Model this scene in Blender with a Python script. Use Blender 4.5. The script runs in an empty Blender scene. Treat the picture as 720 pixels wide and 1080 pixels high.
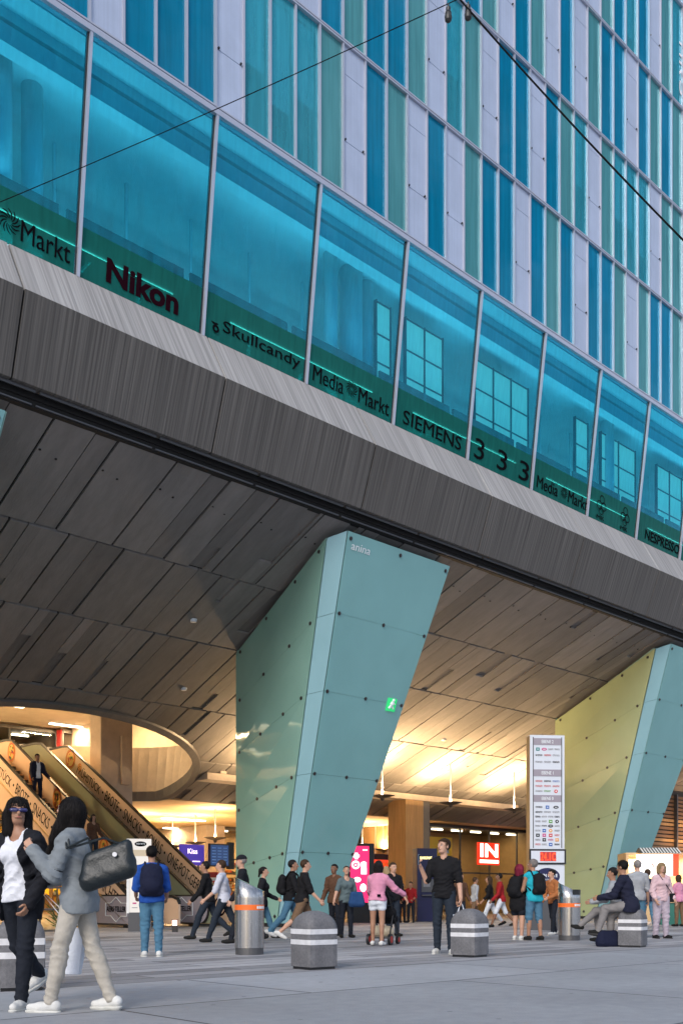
import bpy, bmesh, math, random
import numpy as np
from mathutils import Vector, Matrix
random.seed(7)
R = math.radians
PHI = math.atan2(.6855683, .7280083)      # the facade runs along local x of this rotated frame, depth is local y
CX, SX = math.cos(PHI), math.sin(PHI)
sc = bpy.context.scene
col = sc.collection

# ------------------------------------------------------------------ camera, world, sun, exposure
cam_d = bpy.data.cameras.new('camera'); cam = bpy.data.objects.new('camera', cam_d); col.objects.link(cam)
cam.location = (0, 0, .9); cam.rotation_euler = (R(90), 0, 0)
cam_d.sensor_fit = 'HORIZONTAL'; cam_d.sensor_width = 36; cam_d.lens = 52.5
cam_d.shift_y = 408/720; cam_d.clip_start = .1; cam_d.clip_end = 2000
sc.camera = cam
W = bpy.data.worlds.new('World'); sc.world = W; W.use_nodes = True
nt = W.node_tree; nt.nodes.clear()
sky = nt.nodes.new('ShaderNodeTexSky'); sky.sky_type = 'NISHITA'; sky.sun_disc = False
SUN_EL, SUN_AZ = 32, 200
sky.sun_elevation = R(SUN_EL); sky.sun_rotation = R(SUN_AZ); sky.air_density = 1.0; sky.dust_density = 2.5; sky.ozone_density = 2.0
bg = nt.nodes.new('ShaderNodeBackground'); bg.inputs[1].default_value = .085
ow = nt.nodes.new('ShaderNodeOutputWorld')
tcw = nt.nodes.new('ShaderNodeTexCoord'); mpw = nt.nodes.new('ShaderNodeMapping'); mpw.inputs['Scale'].default_value = (1, 1, 2.6)
nzw = nt.nodes.new('ShaderNodeTexNoise'); nzw.inputs['Scale'].default_value = 2.3; nzw.inputs['Detail'].default_value = 9; nzw.inputs['Roughness'].default_value = .6
crw = nt.nodes.new('ShaderNodeMapRange'); crw.inputs[1].default_value = .42; crw.inputs[2].default_value = .62
mxw = nt.nodes.new('ShaderNodeMix'); mxw.data_type = 'RGBA'; mxw.inputs[7].default_value = (6.2, 6.9, 8.6, 1)
nt.links.new(tcw.outputs['Generated'], mpw.inputs[0]); nt.links.new(mpw.outputs[0], nzw.inputs['Vector']); nt.links.new(nzw.outputs['Fac'], crw.inputs[0]); nt.links.new(crw.outputs[0], mxw.inputs[0])
nt.links.new(sky.outputs[0], mxw.inputs[6]); nt.links.new(mxw.outputs[2], bg.inputs[0]); nt.links.new(bg.outputs[0], ow.inputs[0])
sd = bpy.data.lights.new('sun', 'SUN'); sd.energy = 1.1; sd.angle = R(24); sd.color = (1, .95, .9)
so = bpy.data.objects.new('sun', sd); col.objects.link(so)
az, el = R(SUN_AZ), R(SUN_EL)
sdir = Vector((math.sin(az)*math.cos(el), math.cos(az)*math.cos(el), math.sin(el)))
so.rotation_euler = sdir.to_track_quat('Z', 'Y').to_euler()
sc.view_settings.view_transform = 'Standard'; sc.view_settings.look = 'None'
sc.view_settings.exposure = .8; sc.view_settings.gamma = 1; sc.view_settings.use_curve_mapping = False
sc.render.engine = 'CYCLES'
sc.cycles.max_bounces = 8; sc.cycles.transparent_max_bounces = 16; sc.cycles.diffuse_bounces = 4

# ------------------------------------------------------------------ projection maths (for measuring only)
def ratio(px):
    q = (px-360)/1050; return (CX*q+SX)/(CX-SX*q)
def T(px, D): return ratio(px)*D
def YD(px, D): return CX*D+SX*T(px, D)
def ZD(px, py, D): return .9+(948-py)*YD(px, D)/1050
def proj(t, D, z):
    X = -SX*D+CX*t; Y = CX*D+SX*t
    if Y < .1: return (-9999, -9999)
    return 360+1050*X/Y, 948-1050*(z-.9)/Y
def XY(px, Y): return (px-360)/1050*Y

# ------------------------------------------------------------------ materials
def newmat(name):
    m = bpy.data.materials.new(name); m.use_nodes = True
    n = m.node_tree.nodes; l = m.node_tree.links
    return m, n, l, n['Principled BSDF']
def mat(name, c, rough=.6, metal=0, var=.0, vscale=3, bump=0, bscale=40, spec=.5, stretch=(1, 1, 1), island=0, coat=0, streak=0, coord='Object', trans=0, emis=None, estr=0):
    m, n, l, b = newmat(name)
    b.inputs['Base Color'].default_value = (*c, 1); b.inputs['Roughness'].default_value = rough
    b.inputs['Metallic'].default_value = metal; b.inputs['Specular IOR Level'].default_value = spec
    b.inputs['Coat Weight'].default_value = coat; b.inputs['Transmission Weight'].default_value = trans
    if emis: b.inputs['Emission Color'].default_value = (*emis, 1); b.inputs['Emission Strength'].default_value = estr
    tc = n.new('ShaderNodeTexCoord'); mp = n.new('ShaderNodeMapping'); mp.inputs['Scale'].default_value = stretch
    l.new(tc.outputs[coord], mp.inputs[0])
    cur = None
    if var:
        def mul(prev, fac_socket, lo, hi):
            mr = n.new('ShaderNodeMapRange'); mr.inputs[3].default_value = lo; mr.inputs[4].default_value = hi
            l.new(fac_socket, mr.inputs[0])
            vm = n.new('ShaderNodeVectorMath'); vm.operation = 'SCALE'
            if prev is None: vm.inputs[0].default_value = c
            else: l.new(prev, vm.inputs[0])
            l.new(mr.outputs[0], vm.inputs['Scale']); return vm.outputs[0]
        nz = n.new('ShaderNodeTexNoise'); nz.inputs['Scale'].default_value = vscale; nz.inputs['Detail'].default_value = 8; nz.inputs['Roughness'].default_value = .65
        l.new(mp.outputs[0], nz.inputs['Vector'])
        cur = mul(None, nz.outputs['Fac'], 1-var*2.2, 1+var*2.2)
        n2 = n.new('ShaderNodeTexNoise'); n2.inputs['Scale'].default_value = vscale*.13; n2.inputs['Detail'].default_value = 4
        l.new(mp.outputs[0], n2.inputs['Vector']); cur = mul(cur, n2.outputs['Fac'], 1-var*1.6, 1+var*1.6)
        if island:
            g = n.new('ShaderNodeNewGeometry'); cur = mul(cur, g.outputs['Random Per Island'], 1-island, 1+island)
        if streak:
            m2 = n.new('ShaderNodeMapping'); m2.inputs['Scale'].default_value = (20, .3, .25); l.new(tc.outputs['Object'], m2.inputs[0])
            n3 = n.new('ShaderNodeTexNoise'); n3.inputs['Scale'].default_value = 1.0; n3.inputs['Detail'].default_value = 1; l.new(m2.outputs[0], n3.inputs['Vector'])
            cur = mul(cur, n3.outputs['Fac'], 1-streak*2, 1+streak*2)
        l.new(cur, b.inputs['Base Color'])
    if bump:
        nb = n.new('ShaderNodeTexNoise'); nb.inputs['Scale'].default_value = bscale; nb.inputs['Detail'].default_value = 6
        l.new(mp.outputs[0], nb.inputs['Vector'])
        bp = n.new('ShaderNodeBump'); bp.inputs['Strength'].default_value = bump; bp.inputs['Distance'].default_value = .02
        l.new(nb.outputs['Fac'], bp.inputs['Height']); l.new(bp.outputs[0], b.inputs['Normal'])
        rr = n.new('ShaderNodeMapRange'); rr.inputs[3].default_value = max(0, rough-.1); rr.inputs[4].default_value = min(1, rough+.1)
        l.new(nb.outputs['Fac'], rr.inputs[0]); l.new(rr.outputs[0], b.inputs['Roughness'])
    return m
def emit(name, c, s):
    m, n, l, b = newmat(name)
    b.inputs['Base Color'].default_value = (*[x*.5 for x in c], 1)
    b.inputs['Emission Color'].default_value = (*c, 1); b.inputs['Emission Strength'].default_value = s
    return m
def glass(name, tint, refl=1.0, rough=.02, cover=0, cov_col=(.1, .3, .4), ior=1.5, wav=0, cv=.2, st=(6, 6, .35)):
    m, n, l, b = newmat(name); n.remove(b)
    out = n['Material Output']
    tr = n.new('ShaderNodeBsdfTransparent'); tr.inputs[0].default_value = (*tint, 1)
    gl = n.new('ShaderNodeBsdfGlossy'); gl.inputs['Roughness'].default_value = rough; gl.inputs[0].default_value = (*(refl if hasattr(refl, '__len__') else (refl,)*3), 1)
    fr = n.new('ShaderNodeFresnel'); fr.inputs[0].default_value = ior
    mx = n.new('ShaderNodeMixShader'); l.new(fr.outputs[0], mx.inputs[0]); l.new(gl.outputs[0], mx.inputs[2])
    if wav:
        tc = n.new('ShaderNodeTexCoord'); nz = n.new('ShaderNodeTexNoise'); nz.inputs['Scale'].default_value = .7
        l.new(tc.outputs['Object'], nz.inputs['Vector']); bp = n.new('ShaderNodeBump'); bp.inputs['Strength'].default_value = wav; bp.inputs['Distance'].default_value = .05
        l.new(nz.outputs['Fac'], bp.inputs['Height']); l.new(bp.outputs[0], gl.inputs['Normal'])
    if cover:
        df = n.new('ShaderNodeBsdfDiffuse'); df.inputs[0].default_value = (*cov_col, 1)
        m2 = n.new('ShaderNodeMixShader')
        tc = n.new('ShaderNodeTexCoord'); mp = n.new('ShaderNodeMapping'); mp.inputs['Scale'].default_value = st
        l.new(tc.outputs['Object'], mp.inputs[0])
        nz = n.new('ShaderNodeTexNoise'); nz.inputs['Scale'].default_value = 1.5; nz.inputs['Detail'].default_value = 7; l.new(mp.outputs[0], nz.inputs['Vector'])
        mr = n.new('ShaderNodeMapRange'); mr.inputs[3].default_value = max(0, cover-cv); mr.inputs[4].default_value = min(1, cover+cv); l.new(nz.outputs['Fac'], mr.inputs[0])
        l.new(mr.outputs[0], m2.inputs[0]); l.new(tr.outputs[0], m2.inputs[1]); l.new(df.outputs[0], m2.inputs[2]); l.new(m2.outputs[0], mx.inputs[1])
    else: l.new(tr.outputs[0], mx.inputs[1])
    l.new(mx.outputs[0], out.inputs[0]); return m

M = dict(
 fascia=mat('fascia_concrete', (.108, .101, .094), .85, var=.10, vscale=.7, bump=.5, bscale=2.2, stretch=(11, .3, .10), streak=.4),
 parapet=mat('parapet_concrete', (.31, .30, .295), .85, var=.13, vscale=.8, bump=.3, bscale=3, stretch=(8, .3, .12), streak=.25),
 soffit=mat('soffit_concrete', (.185, .176, .170), .8, var=.16, vscale=1.3, bump=.35, bscale=10, stretch=(3.2, .7, 1), island=.22),
 plaster=mat('ceiling_plaster', (.50, .36, .20), .8, var=.08, vscale=1.2, bump=.1, bscale=6),
 wellwall=mat('well_concrete', (.52, .44, .36), .75, var=.14, vscale=2.2, bump=.3, bscale=9),
 darkgap=mat('dark_gap', (.012, .012, .012), .9),
 black=mat('black_metal', (.015, .015, .017), .4),
 frame=mat('aluminium_frame', (.52, .54, .62), .35, .5),
 white=mat('white_panel', (.40, .47, .62), .45, var=.08, streak=.06, vscale=1.2, spec=.5),
 steel=mat('brushed_steel', (.50, .49, .48), .24, .95, var=.10, vscale=4, stretch=(9, 9, .3), bump=.03, bscale=20),
 steeld=mat('dark_steel', (.12, .12, .125), .45, .6),
 bolt=mat('fitting_steel', (.10, .09, .09), .35, .8),
 glassB=glass('glass_blue', (.05, .60, .85), (.35, .75, .95), .02, .55, (.0, .30, .52), 1.5, .3),
 glassT=glass('glass_green', (.30, .70, .66), (.45, .8, .85), .03, .55, (.12, .42, .46), 1.5, .3),
 glassC=glass('glass_cyan', (.25, .85, .95), (.45, .85, 1), .02, .4, (.06, .55, .70), 1.5, .3),
 glassW=glass('glass_window', (.08, .66, .86), (.30, .75, 1.0), .01, .18, (.01, .42, .60), 1.6, .5),
 clear=glass('clear_glass', (.88, .92, .90), .9, .01),
 room=mat('room_white', (.55, .60, .62), .8, var=.1, vscale=.8),
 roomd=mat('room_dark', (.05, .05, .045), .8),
 blindC=mat('blind_white', (.60, .68, .72), .8, var=.06, vscale=3),
 tealband=glass('teal_band', (.10, .45, .40), .3, .1, .55, (.015, .20, .17), 1.3),
 letter=mat('black_letter', (.004, .004, .006), .9, spec=.05),
 maroon=mat('maroon_letter', (.016, .002, .006), .9, spec=.05),
 wletter=mat('white_letter', (.8, .85, .88), .5),
 beige=mat('beige_vinyl', (.70, .49, .34), .45, var=.05, vscale=2),
 greenp=mat('green_panel', (.22, .25, .17), .3, .1, var=.1, vscale=1),
 brass=mat('brass_trim', (.75, .55, .30), .3, .8),
 steps=mat('step_metal', (.07, .07, .07), .45, .7),
 graybadge=mat('badge_grey', (.30, .28, .33), .5, var=.05),
 granite=mat('granite', (.14, .14, .15), .75, var=.26, vscale=35, bump=.3, bscale=90),
 bandwhite=mat('reflective_white', (.66, .66, .68), .5, var=.14, vscale=9),
 orange=mat('orange_band', (.85, .16, .02), .5),
 wood=mat('wood_panel', (.42, .25, .10), .55, var=.2, vscale=2.2, stretch=(6, 6, .5), bump=.15, bscale=8),
 woodd=mat('dark_wood', (.20, .11, .05), .55, var=.2, vscale=2, stretch=(.5, 2, 8)),
 signwhite=mat('sign_white', (.62, .66, .72), .4, var=.03),
 signhead=mat('sign_header', (.30, .27, .31), .5),
 navy=mat('navy', (.012, .014, .07), .4),
 red=mat('red_paint', (.5, .02, .02), .5),
 green=mat('leaf_green', (.05, .16, .03), .7, var=.2, vscale=20),
)
M['plaster_b'] = M['plaster']

# ------------------------------------------------------------------ mesh builder
class MB:
    def __init__(s): s.v = []; s.f = []; s.m = []; s.mats = []
    def mi(s, m):
        if isinstance(m, str): m = M[m]
        if m not in s.mats: s.mats.append(m)
        return s.mats.index(m)
    def add(s, vs, fs, m):
        k = len(s.v); i = s.mi(m); s.v += [tuple(p) for p in vs]
        for f in fs: s.f.append(tuple(k+j for j in f)); s.m.append(i)
        return s
    def box(s, x0, x1, y0, y1, z0, z1, m):
        return s.add([(x0, y0, z0), (x1, y0, z0), (x1, y1, z0), (x0, y1, z0), (x0, y0, z1), (x1, y0, z1), (x1, y1, z1), (x0, y1, z1)],
                     [(0, 3, 2, 1), (4, 5, 6, 7), (0, 1, 5, 4), (1, 2, 6, 5), (2, 3, 7, 6), (3, 0, 4, 7)], m)
    def hexa(s, b, t, m):   # 4 bottom points and 4 top points
        return s.add(list(b)+list(t), [(0, 3, 2, 1), (4, 5, 6, 7), (0, 1, 5, 4), (1, 2, 6, 5), (2, 3, 7, 6), (3, 0, 4, 7)], m)
    def quad(s, a, b, c, d, m): return s.add([a, b, c, d], [(0, 1, 2, 3)], m)
    def prism(s, pts, d, m):  # polygon pts (3d) extruded by vector d
        n = len(pts); d = Vector(d); P = [Vector(p) for p in pts]
        return s.add(P+[p+d for p in P], [tuple(range(n))[::-1], tuple(range(n, 2*n))]+[(i, (i+1) % n, n+(i+1) % n, n+i) for i in range(n)], m)
    def cyl(s, a, b, r0, r1, m, n=12, caps=True):
        a = Vector(a); b = Vector(b); d = (b-a).normalized()
        u = d.orthogonal().normalized(); w = d.cross(u); vs = []
        for c, r in ((a, r0), (b, r1)):
            vs += [c+(u*math.cos(2*math.pi*i/n)+w*math.sin(2*math.pi*i/n))*r for i in range(n)]
        fs = [(i, (i+1) % n, n+(i+1) % n, n+i) for i in range(n)]
        if caps: fs += [tuple(range(n))[::-1], tuple(range(n, 2*n))]
        return s.add(vs, fs, m)
    def tube(s, pts, r, m, n=8):
        for a, b in zip(pts[:-1], pts[1:]): s.cyl(a, b, r, r, m, n)
        return s
    def lathe(s, prof, m, n=24, c=(0, 0), sx=1, sy=1):
        vs = []; fs = []
        for r, z in prof: vs += [(c[0]+sx*r*math.cos(2*math.pi*i/n), c[1]+sy*r*math.sin(2*math.pi*i/n), z) for i in range(n)]
        for j in range(len(prof)-1):
            for i in range(n): fs.append((j*n+i, j*n+(i+1) % n, (j+1)*n+(i+1) % n, (j+1)*n+i))
        fs += [tuple(range(n))[::-1], tuple(range((len(prof)-1)*n, len(prof)*n))]
        return s.add(vs, fs, m)
    def ball(s, c, r, m, n=10):
        r = (r, r, r) if not hasattr(r, '__len__') else r; vs = []; fs = []
        for j in range(n+1):
            th = math.pi*j/n
            vs += [(c[0]+r[0]*math.sin(th)*math.cos(2*math.pi*i/n), c[1]+r[1]*math.sin(th)*math.sin(2*math.pi*i/n), c[2]+r[2]*math.cos(th)) for i in range(n)]
        for j in range(n):
            for i in range(n): fs.append((j*n+i, (j+1)*n+i, (j+1)*n+(i+1) % n, j*n+(i+1) % n))
        return s.add(vs, fs, m)
    def build(s, name, parent=None, smooth=False, loc=None, rz=0, bevel=0, label=None):
        me = bpy.data.meshes.new(name); me.from_pydata(s.v, [], s.f)
        for m in s.mats: me.materials.append(m)
        me.polygons.foreach_set('material_index', s.m)
        if smooth: me.polygons.foreach_set('use_smooth', [True]*len(s.f))
        me.update()
        o = bpy.data.objects.new(name, me); col.objects.link(o); o.parent = parent
        if loc: o.location = loc
        if rz: o.rotation_euler = (0, 0, rz)
        if bevel:
            b = o.modifiers.new('bevel', 'BEVEL'); b.width = bevel; b.segments = 2; b.limit_method = 'ANGLE'
        if label: o['label'] = label
        return o
def tag(o, label=None, cat=None, group=None, kind=None):
    if label: o['label'] = label
    if cat: o['category'] = cat
    if group: o['group'] = group
    if kind: o['kind'] = kind
    return o
def thing(name, label, cat, loc=(0, 0, 0), rz=0, group=None):
    o = bpy.data.objects.new(name, None); col.objects.link(o); o.empty_display_size = .2
    o.location = loc; o.rotation_euler = (0, 0, rz); return tag(o, label, cat, group)
def fthing(name, label, cat, t, D, z=0, group=None):      # a thing standing at facade coordinates
    return thing(name, label, cat, (-SX*D+CX*t, CX*D+SX*t, z), PHI, group)
def struct(mb, name, smooth=False):
    o = mb.build(name, smooth=smooth, rz=PHI); o['kind'] = 'structure'; return o
def text_mesh(body, depth=.0, spacing=1.0, bold=0):
    cu = bpy.data.curves.new('t', 'FONT'); cu.body = body; cu.size = 1; cu.extrude = depth; cu.space_character = spacing; cu.offset = bold
    cu.resolution_u = 3
    o = bpy.data.objects.new('t', cu); col.objects.link(o)
    dg = bpy.context.evaluated_depsgraph_get(); me = bpy.data.meshes.new_from_object(o.evaluated_get(dg))
    vs = [v.co.copy() for v in me.vertices]; fs = [tuple(p.vertices) for p in me.polygons]
    bpy.data.objects.remove(o); bpy.data.curves.remove(cu); bpy.data.meshes.remove(me)
    return vs, fs
def add_text(mb, body, org, ux, uz, w, h, m, th=.006, spacing=1.0, bold=0, un=None):
    """letters w wide and h tall from org along ux and uz, raised by th along the normal"""
    vs, fs = text_mesh(body, .5, spacing, bold)
    if not vs: return
    x0 = min(v.x for v in vs); x1 = max(v.x for v in vs); y0 = min(v.y for v in vs); y1 = max(v.y for v in vs)
    ux = Vector(ux).normalized(); uz = Vector(uz).normalized(); un = ux.cross(uz); org = Vector(org)
    mb.add([org+ux*((v.x-x0)/(x1-x0)*w)+uz*((v.y-y0)/(y1-y0)*h)+un*(v.z*th) for v in vs], fs, m)

# ================================================================== GROUND
def ground_mat():
    m, n, l, b = newmat('plaza_paving'); b.inputs['Roughness'].default_value = .7
    tc = n.new('ShaderNodeTexCoord'); sp = n.new('ShaderNodeSeparateXYZ'); l.new(tc.outputs['Object'], sp.inputs[0])
    def brick(w, h, mort, c1, c2, cm):
        bk = n.new('ShaderNodeTexBrick'); bk.inputs['Scale'].default_value = 1; bk.inputs['Brick Width'].default_value = w; bk.inputs['Row Height'].default_value = h
        bk.inputs['Mortar Size'].default_value = mort; bk.inputs['Mortar Smooth'].default_value = .1; bk.inputs['Bias'].default_value = 0
        bk.inputs['Color1'].default_value = (*c1, 1); bk.inputs['Color2'].default_value = (*c2, 1); bk.inputs['Mortar'].default_value = (*cm, 1)
        l.new(tc.outputs['Object'], bk.inputs['Vector']); return bk
    A = brick(3.1, .42, .014, (.19, .19, .205), (.40, .40, .42), (.03, .03, .034))
    Bk = brick(4.2, 3.55, .016, (.27, .28, .30), (.35, .36, .385), (.05, .05, .055))
    gt = n.new('ShaderNodeMath'); gt.operation = 'GREATER_THAN'; gt.inputs[1].default_value = 9.15; l.new(sp.outputs['Y'], gt.inputs[0])
    mx = n.new('ShaderNodeMix'); mx.data_type = 'RGBA'; l.new(gt.outputs[0], mx.inputs[0]); l.new(Bk.outputs[0], mx.inputs[6]); l.new(A.outputs[0], mx.inputs[7])
    cur = mx.outputs[2]
    for s_, lo, hi, det in ((.5, .72, 1.28, 5), (7, .8, 1.2, 8), (70, .82, 1.18, 3)):
        nz = n.new('ShaderNodeTexNoise'); nz.inputs['Scale'].default_value = s_; nz.inputs['Detail'].default_value = det; l.new(tc.outputs['Object'], nz.inputs['Vector'])
        mr = n.new('ShaderNodeMapRange'); mr.inputs[3].default_value = lo; mr.inputs[4].default_value = hi; l.new(nz.outputs['Fac'], mr.inputs[0])
        vm = n.new('ShaderNodeVectorMath'); vm.operation = 'SCALE'; l.new(cur, vm.inputs[0]); l.new(mr.outputs[0], vm.inputs['Scale']); cur = vm.outputs[0]
    for sc_, th_, lo_ in ((2.3, .07, .55), (5.5, .035, .5)):
        vo = n.new('ShaderNodeTexVoronoi'); vo.inputs['Scale'].default_value = sc_; l.new(tc.outputs['Object'], vo.inputs['Vector'])
        mr = n.new('ShaderNodeMapRange'); mr.inputs[1].default_value = th_*.6; mr.inputs[2].default_value = th_; mr.inputs[3].default_value = lo_; mr.inputs[4].default_value = 1; l.new(vo.outputs['Distance'], mr.inputs[0])
        vm = n.new('ShaderNodeVectorMath'); vm.operation = 'SCALE'; l.new(cur, vm.inputs[0]); l.new(mr.outputs[0], vm.inputs['Scale']); cur = vm.outputs[0]
    l.new(cur, b.inputs['Base Color'])
    bp = n.new('ShaderNodeBump'); bp.inputs['Strength'].default_value = .35; bp.inputs['Distance'].default_value = .01; l.new(nz.outputs['Fac'], bp.inputs['Height']); l.new(bp.outputs[0], b.inputs['Normal'])
    return m
M['ground'] = ground_mat()
struct(MB().quad((-300, -300, 0), (400, -300, 0), (400, 400, 0), (-300, 400, 0), 'ground'), 'ground')
M['hallfloor'] = mat('hall_floor', (.24, .20, .16), .35, var=.12, vscale=1.5, stretch=(.4, 3, 1))
struct(MB().box(-30, 110, 27.5, 75, -.05, .004, 'hallfloor'), 'hall_floor')

# ================================================================== BUILDING
B = fthing('office_building', 'tall blue glass and white panel office block over concrete arcade', 'building', 0, 0)
T0, BW = 10.77, 3.341
XL, XR = T0-5*BW, T0+14*BW
ZP = 14.62
def gD(z): return 20.0-(z-ZP)*.1195
ZT = 19.64
FL = [19.78+4.08*i for i in range(7)]
# parapet + fascia, split at their joints
js = [9.2+5.08*k for k in range(-4, 12)]
for a, b_ in zip(js[:-1], js[1:]):
    g = .02
    MB().hexa([(a+g, 19.2, 13.34), (b_-g, 19.2, 13.34), (b_-g, 19.9, 13.34), (a+g, 19.9, 13.34)], [(a+g, 19.93, ZP), (b_-g, 19.93, ZP), (b_-g, 20.6, ZP), (a+g, 20.6, ZP)], 'parapet').build('parapet', B, bevel=.015)
    MB().hexa([(a+g, 19.75, 11.73), (b_-g, 19.75, 11.73), (b_-g, 20.02, 11.73), (a+g, 20.02, 11.73)], [(a+g, 19.17, 13.335), (b_-g, 19.17, 13.335), (b_-g, 20.0, 13.335), (a+g, 20.0, 13.335)], 'fascia').build('fascia', B, bevel=.01)
MB().box(js[0], js[-1], 20.04, 20.3, 11.6, 13.3, 'darkgap').box(js[0], js[-1], 19.95, 20.5, 13.36, 14.5, 'darkgap').build('fascia_backing', B)
# edge rail
r_ = MB()
a = js[0]
while a < js[-1]:
    r_.box(a, a+2.9, 20.05, 20.09, 11.47, 11.50, 'steeld'); r_.box(a, a+2.9, 19.86, 19.9, 11.66, 11.725, 'steeld'); a += 3.0
r_.box(js[0], js[-1], 20.09, 20.3, 11.45, 11.9, 'darkgap')
r_.build('edge_rail', B)
# ---- soffit
def zs(D): return 11.5-.4*(D-20.1) if D < 36 else 5.14
ROWS = [20.12, 23.3, 26.2, 29.6, 32.9, 36.0]
EC, EA, EB = (16.5, 34.7), 7.1, 4.1
sf = MB(); bk = MB()
def slab(mb, a, b_, d0, d1, lo, hi, m):
    mb.hexa([(a, d0, zs(d0)+lo), (b_, d0, zs(d0)+lo), (b_, d1, zs(d1-1e-6)+lo), (a, d1, zs(d1-1e-6)+lo)], [(a, d0, zs(d0)+hi), (b_, d0, zs(d0)+hi), (b_, d1, zs(d1-1e-6)+hi), (a, d1, zs(d1-1e-6)+hi)], m)
rnd = random.Random(3)
for i, (d0, d1) in enumerate(zip(ROWS[:-1], ROWS[1:])):
    t = -12 + (i % 2)*.4
    while t < 82:
        w = 1.6; e = t+w; g = .030
        k = rnd.random(); off = rnd.uniform(-.008, .008)
        if k < .38: slab(sf, t+g, e-g, d0+g, d1-g, off, .2, 'soffit')
        elif k < .62:
            s_ = t+w*rnd.choice((.5, .36, .64)); slab(sf, t+g, s_-g*.5, d0+g, d1-g, off, .2, 'soffit'); slab(sf, s_+g*.5, e-g, d0+g, d1-g, off+.012, .2, 'soffit')
        else:  # a narrow recessed slot part of the length
            s_ = t+w*rnd.choice((.3, .5, .62)); u = s_+w*rnd.choice((.12, .22, .3)); L = d1-d0; dm = d0+L*rnd.choice((.35, .5, .7)); near = rnd.random() < .5
            slab(sf, t+g, s_, d0+g, d1-g, off, .2, 'soffit'); slab(sf, u, e-g, d0+g, d1-g, off, .2, 'soffit')
            slab(sf, s_+.03, u-.003, d0+g, dm, off+(.06 if near else .002), .2, 'soffit'); slab(sf, s_+.003, u-.003, dm+.02, d1-g, off+(.002 if near else .06), .2, 'soffit')
        t = e
slab(bk, -12, 82, 20.1, 36, .07, .32, 'darkgap')
flat = MB().box(-12, 82, 36.02, 75, 5.14, 5.42, 'plaster')
def cut(mb, name):
    o = mb.build(name, B)
    n = 64; c = MB().prism([(EC[0]+EA*math.cos(2*math.pi*i/n), EC[1]+EB*math.sin(2*math.pi*i/n), 3) for i in range(n)], (0, 0, 8), 'soffit').build('cutter')
    md = o.modifiers.new('b', 'BOOLEAN'); md.operation = 'DIFFERENCE'; md.object = c; md.solver = 'EXACT'
    o.parent = None
    dg = bpy.context.evaluated_depsgraph_get(); me = bpy.data.meshes.new_from_object(o.evaluated_get(dg))
    o.modifiers.clear(); o.data = me; o.parent = B
    cm = c.data; bpy.data.objects.remove(c); bpy.data.meshes.remove(cm); return o
cut(sf, 'soffit_panels'); cut(bk, 'soffit_backing'); cut(flat, 'arcade_ceiling')
# screw holes and small downlights in the soffit
t = -6; hole_me = None
while t < 70:
    for dx_ in (.5, .95):
        D = 21.0+dx_*.25
        if hole_me is None: o = MB().cyl((0, 0, -.012), (0, 0, .05), .03, .03, 'darkgap', 8).build('anchor_hole', B); hole_me = o
        else: o = hole_me.copy(); col.objects.link(o); o.parent = B
        o.location = (t+dx_, D, zs(D))
    t += 1.6
for t, D in ((19.5, 28.6), (17.6, 25.3), (33.5, 29.0), (24.5, 24.6), (28, 27.2), (40, 25.2)):
    MB().cyl((t, D, zs(D)-.05), (t, D, zs(D)+.04), .09, .12, 'signwhite', 12).build('soffit_spotlight', B)
# rim and well wall
n = 72; rim = MB(); ww = MB()
def ez(x, y): return zs(min(y, 35.999)) if y < 36 else 5.14
P = [(math.cos(2*math.pi*i/n), math.sin(2*math.pi*i/n)) for i in range(n)]
def ring(mb, e0, z0f, e1, z1f, m):
    vs = []
    for c, s_ in P:
        for e, zf in ((e0, z0f), (e1, z1f)):
            x = EC[0]+(EA+e)*c; y = EC[1]+(EB+e)*s_; vs.append((x, y, zf(x, y)))
    mb.add(vs, [(2*i, 2*((i+1) % n), 2*((i+1) % n)+1, 2*i+1) for i in range(n)], m)
ring(rim, .30, lambda x, y: ez(x, y)-.03, .26, lambda x, y: ez(x, y)-.09, 'steeld')
ring(rim, .26, lambda x, y: ez(x, y)-.09, -.02, lambda x, y: ez(x, y)-.10, 'soffit')
ring(rim, -.02, lambda x, y: ez(x, y)-.10, -.02, lambda x, y: ez(x, y)+.30, 'soffit')
rim.build('well_rim', B, smooth=False)
vs = []; top = []
for c, s_ in P:
    x = EC[0]+(EA+.02)*c; y = EC[1]+(EB+.02)*s_
    zt = 9.4 if y < 33.4 else (7.35 if (x > 19.9 or y < 36) else 6.05)
    vs += [(x, y, ez(x, y)+.25), (x+.25*c, y+.25*s_, zt)]
ww.add(vs, [(2*i, 2*((i+1) % n), 2*((i+1) % n)+1, 2*i+1) for i in range(n)], 'wellwall')
ww.build('well_wall', B)
# upper mall floor, ceiling, back
um = MB()
M['mallceil'] = mat('mall_ceiling', (.35, .32, .27), .7, var=.1, vscale=2)
um.box(-12, 9.0, 33.5, 55, 5.8, 6.08, 'wellwall').box(24.0, 45, 33.5, 55, 5.8, 6.08, 'wellwall').box(9.0, 24.0, 39.05, 55, 5.8, 6.08, 'wellwall')
um.box(-12, 45, 26, 55, 9.5, 9.7, 'mallceil')
um.box(24.6, 24.9, 33.4, 55, 6.08, 9.5, 'wellwall').box(-12.2, -12, 30, 55, 6.08, 9.5, 'wellwall')
um.build('upper_mall', B)
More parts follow.
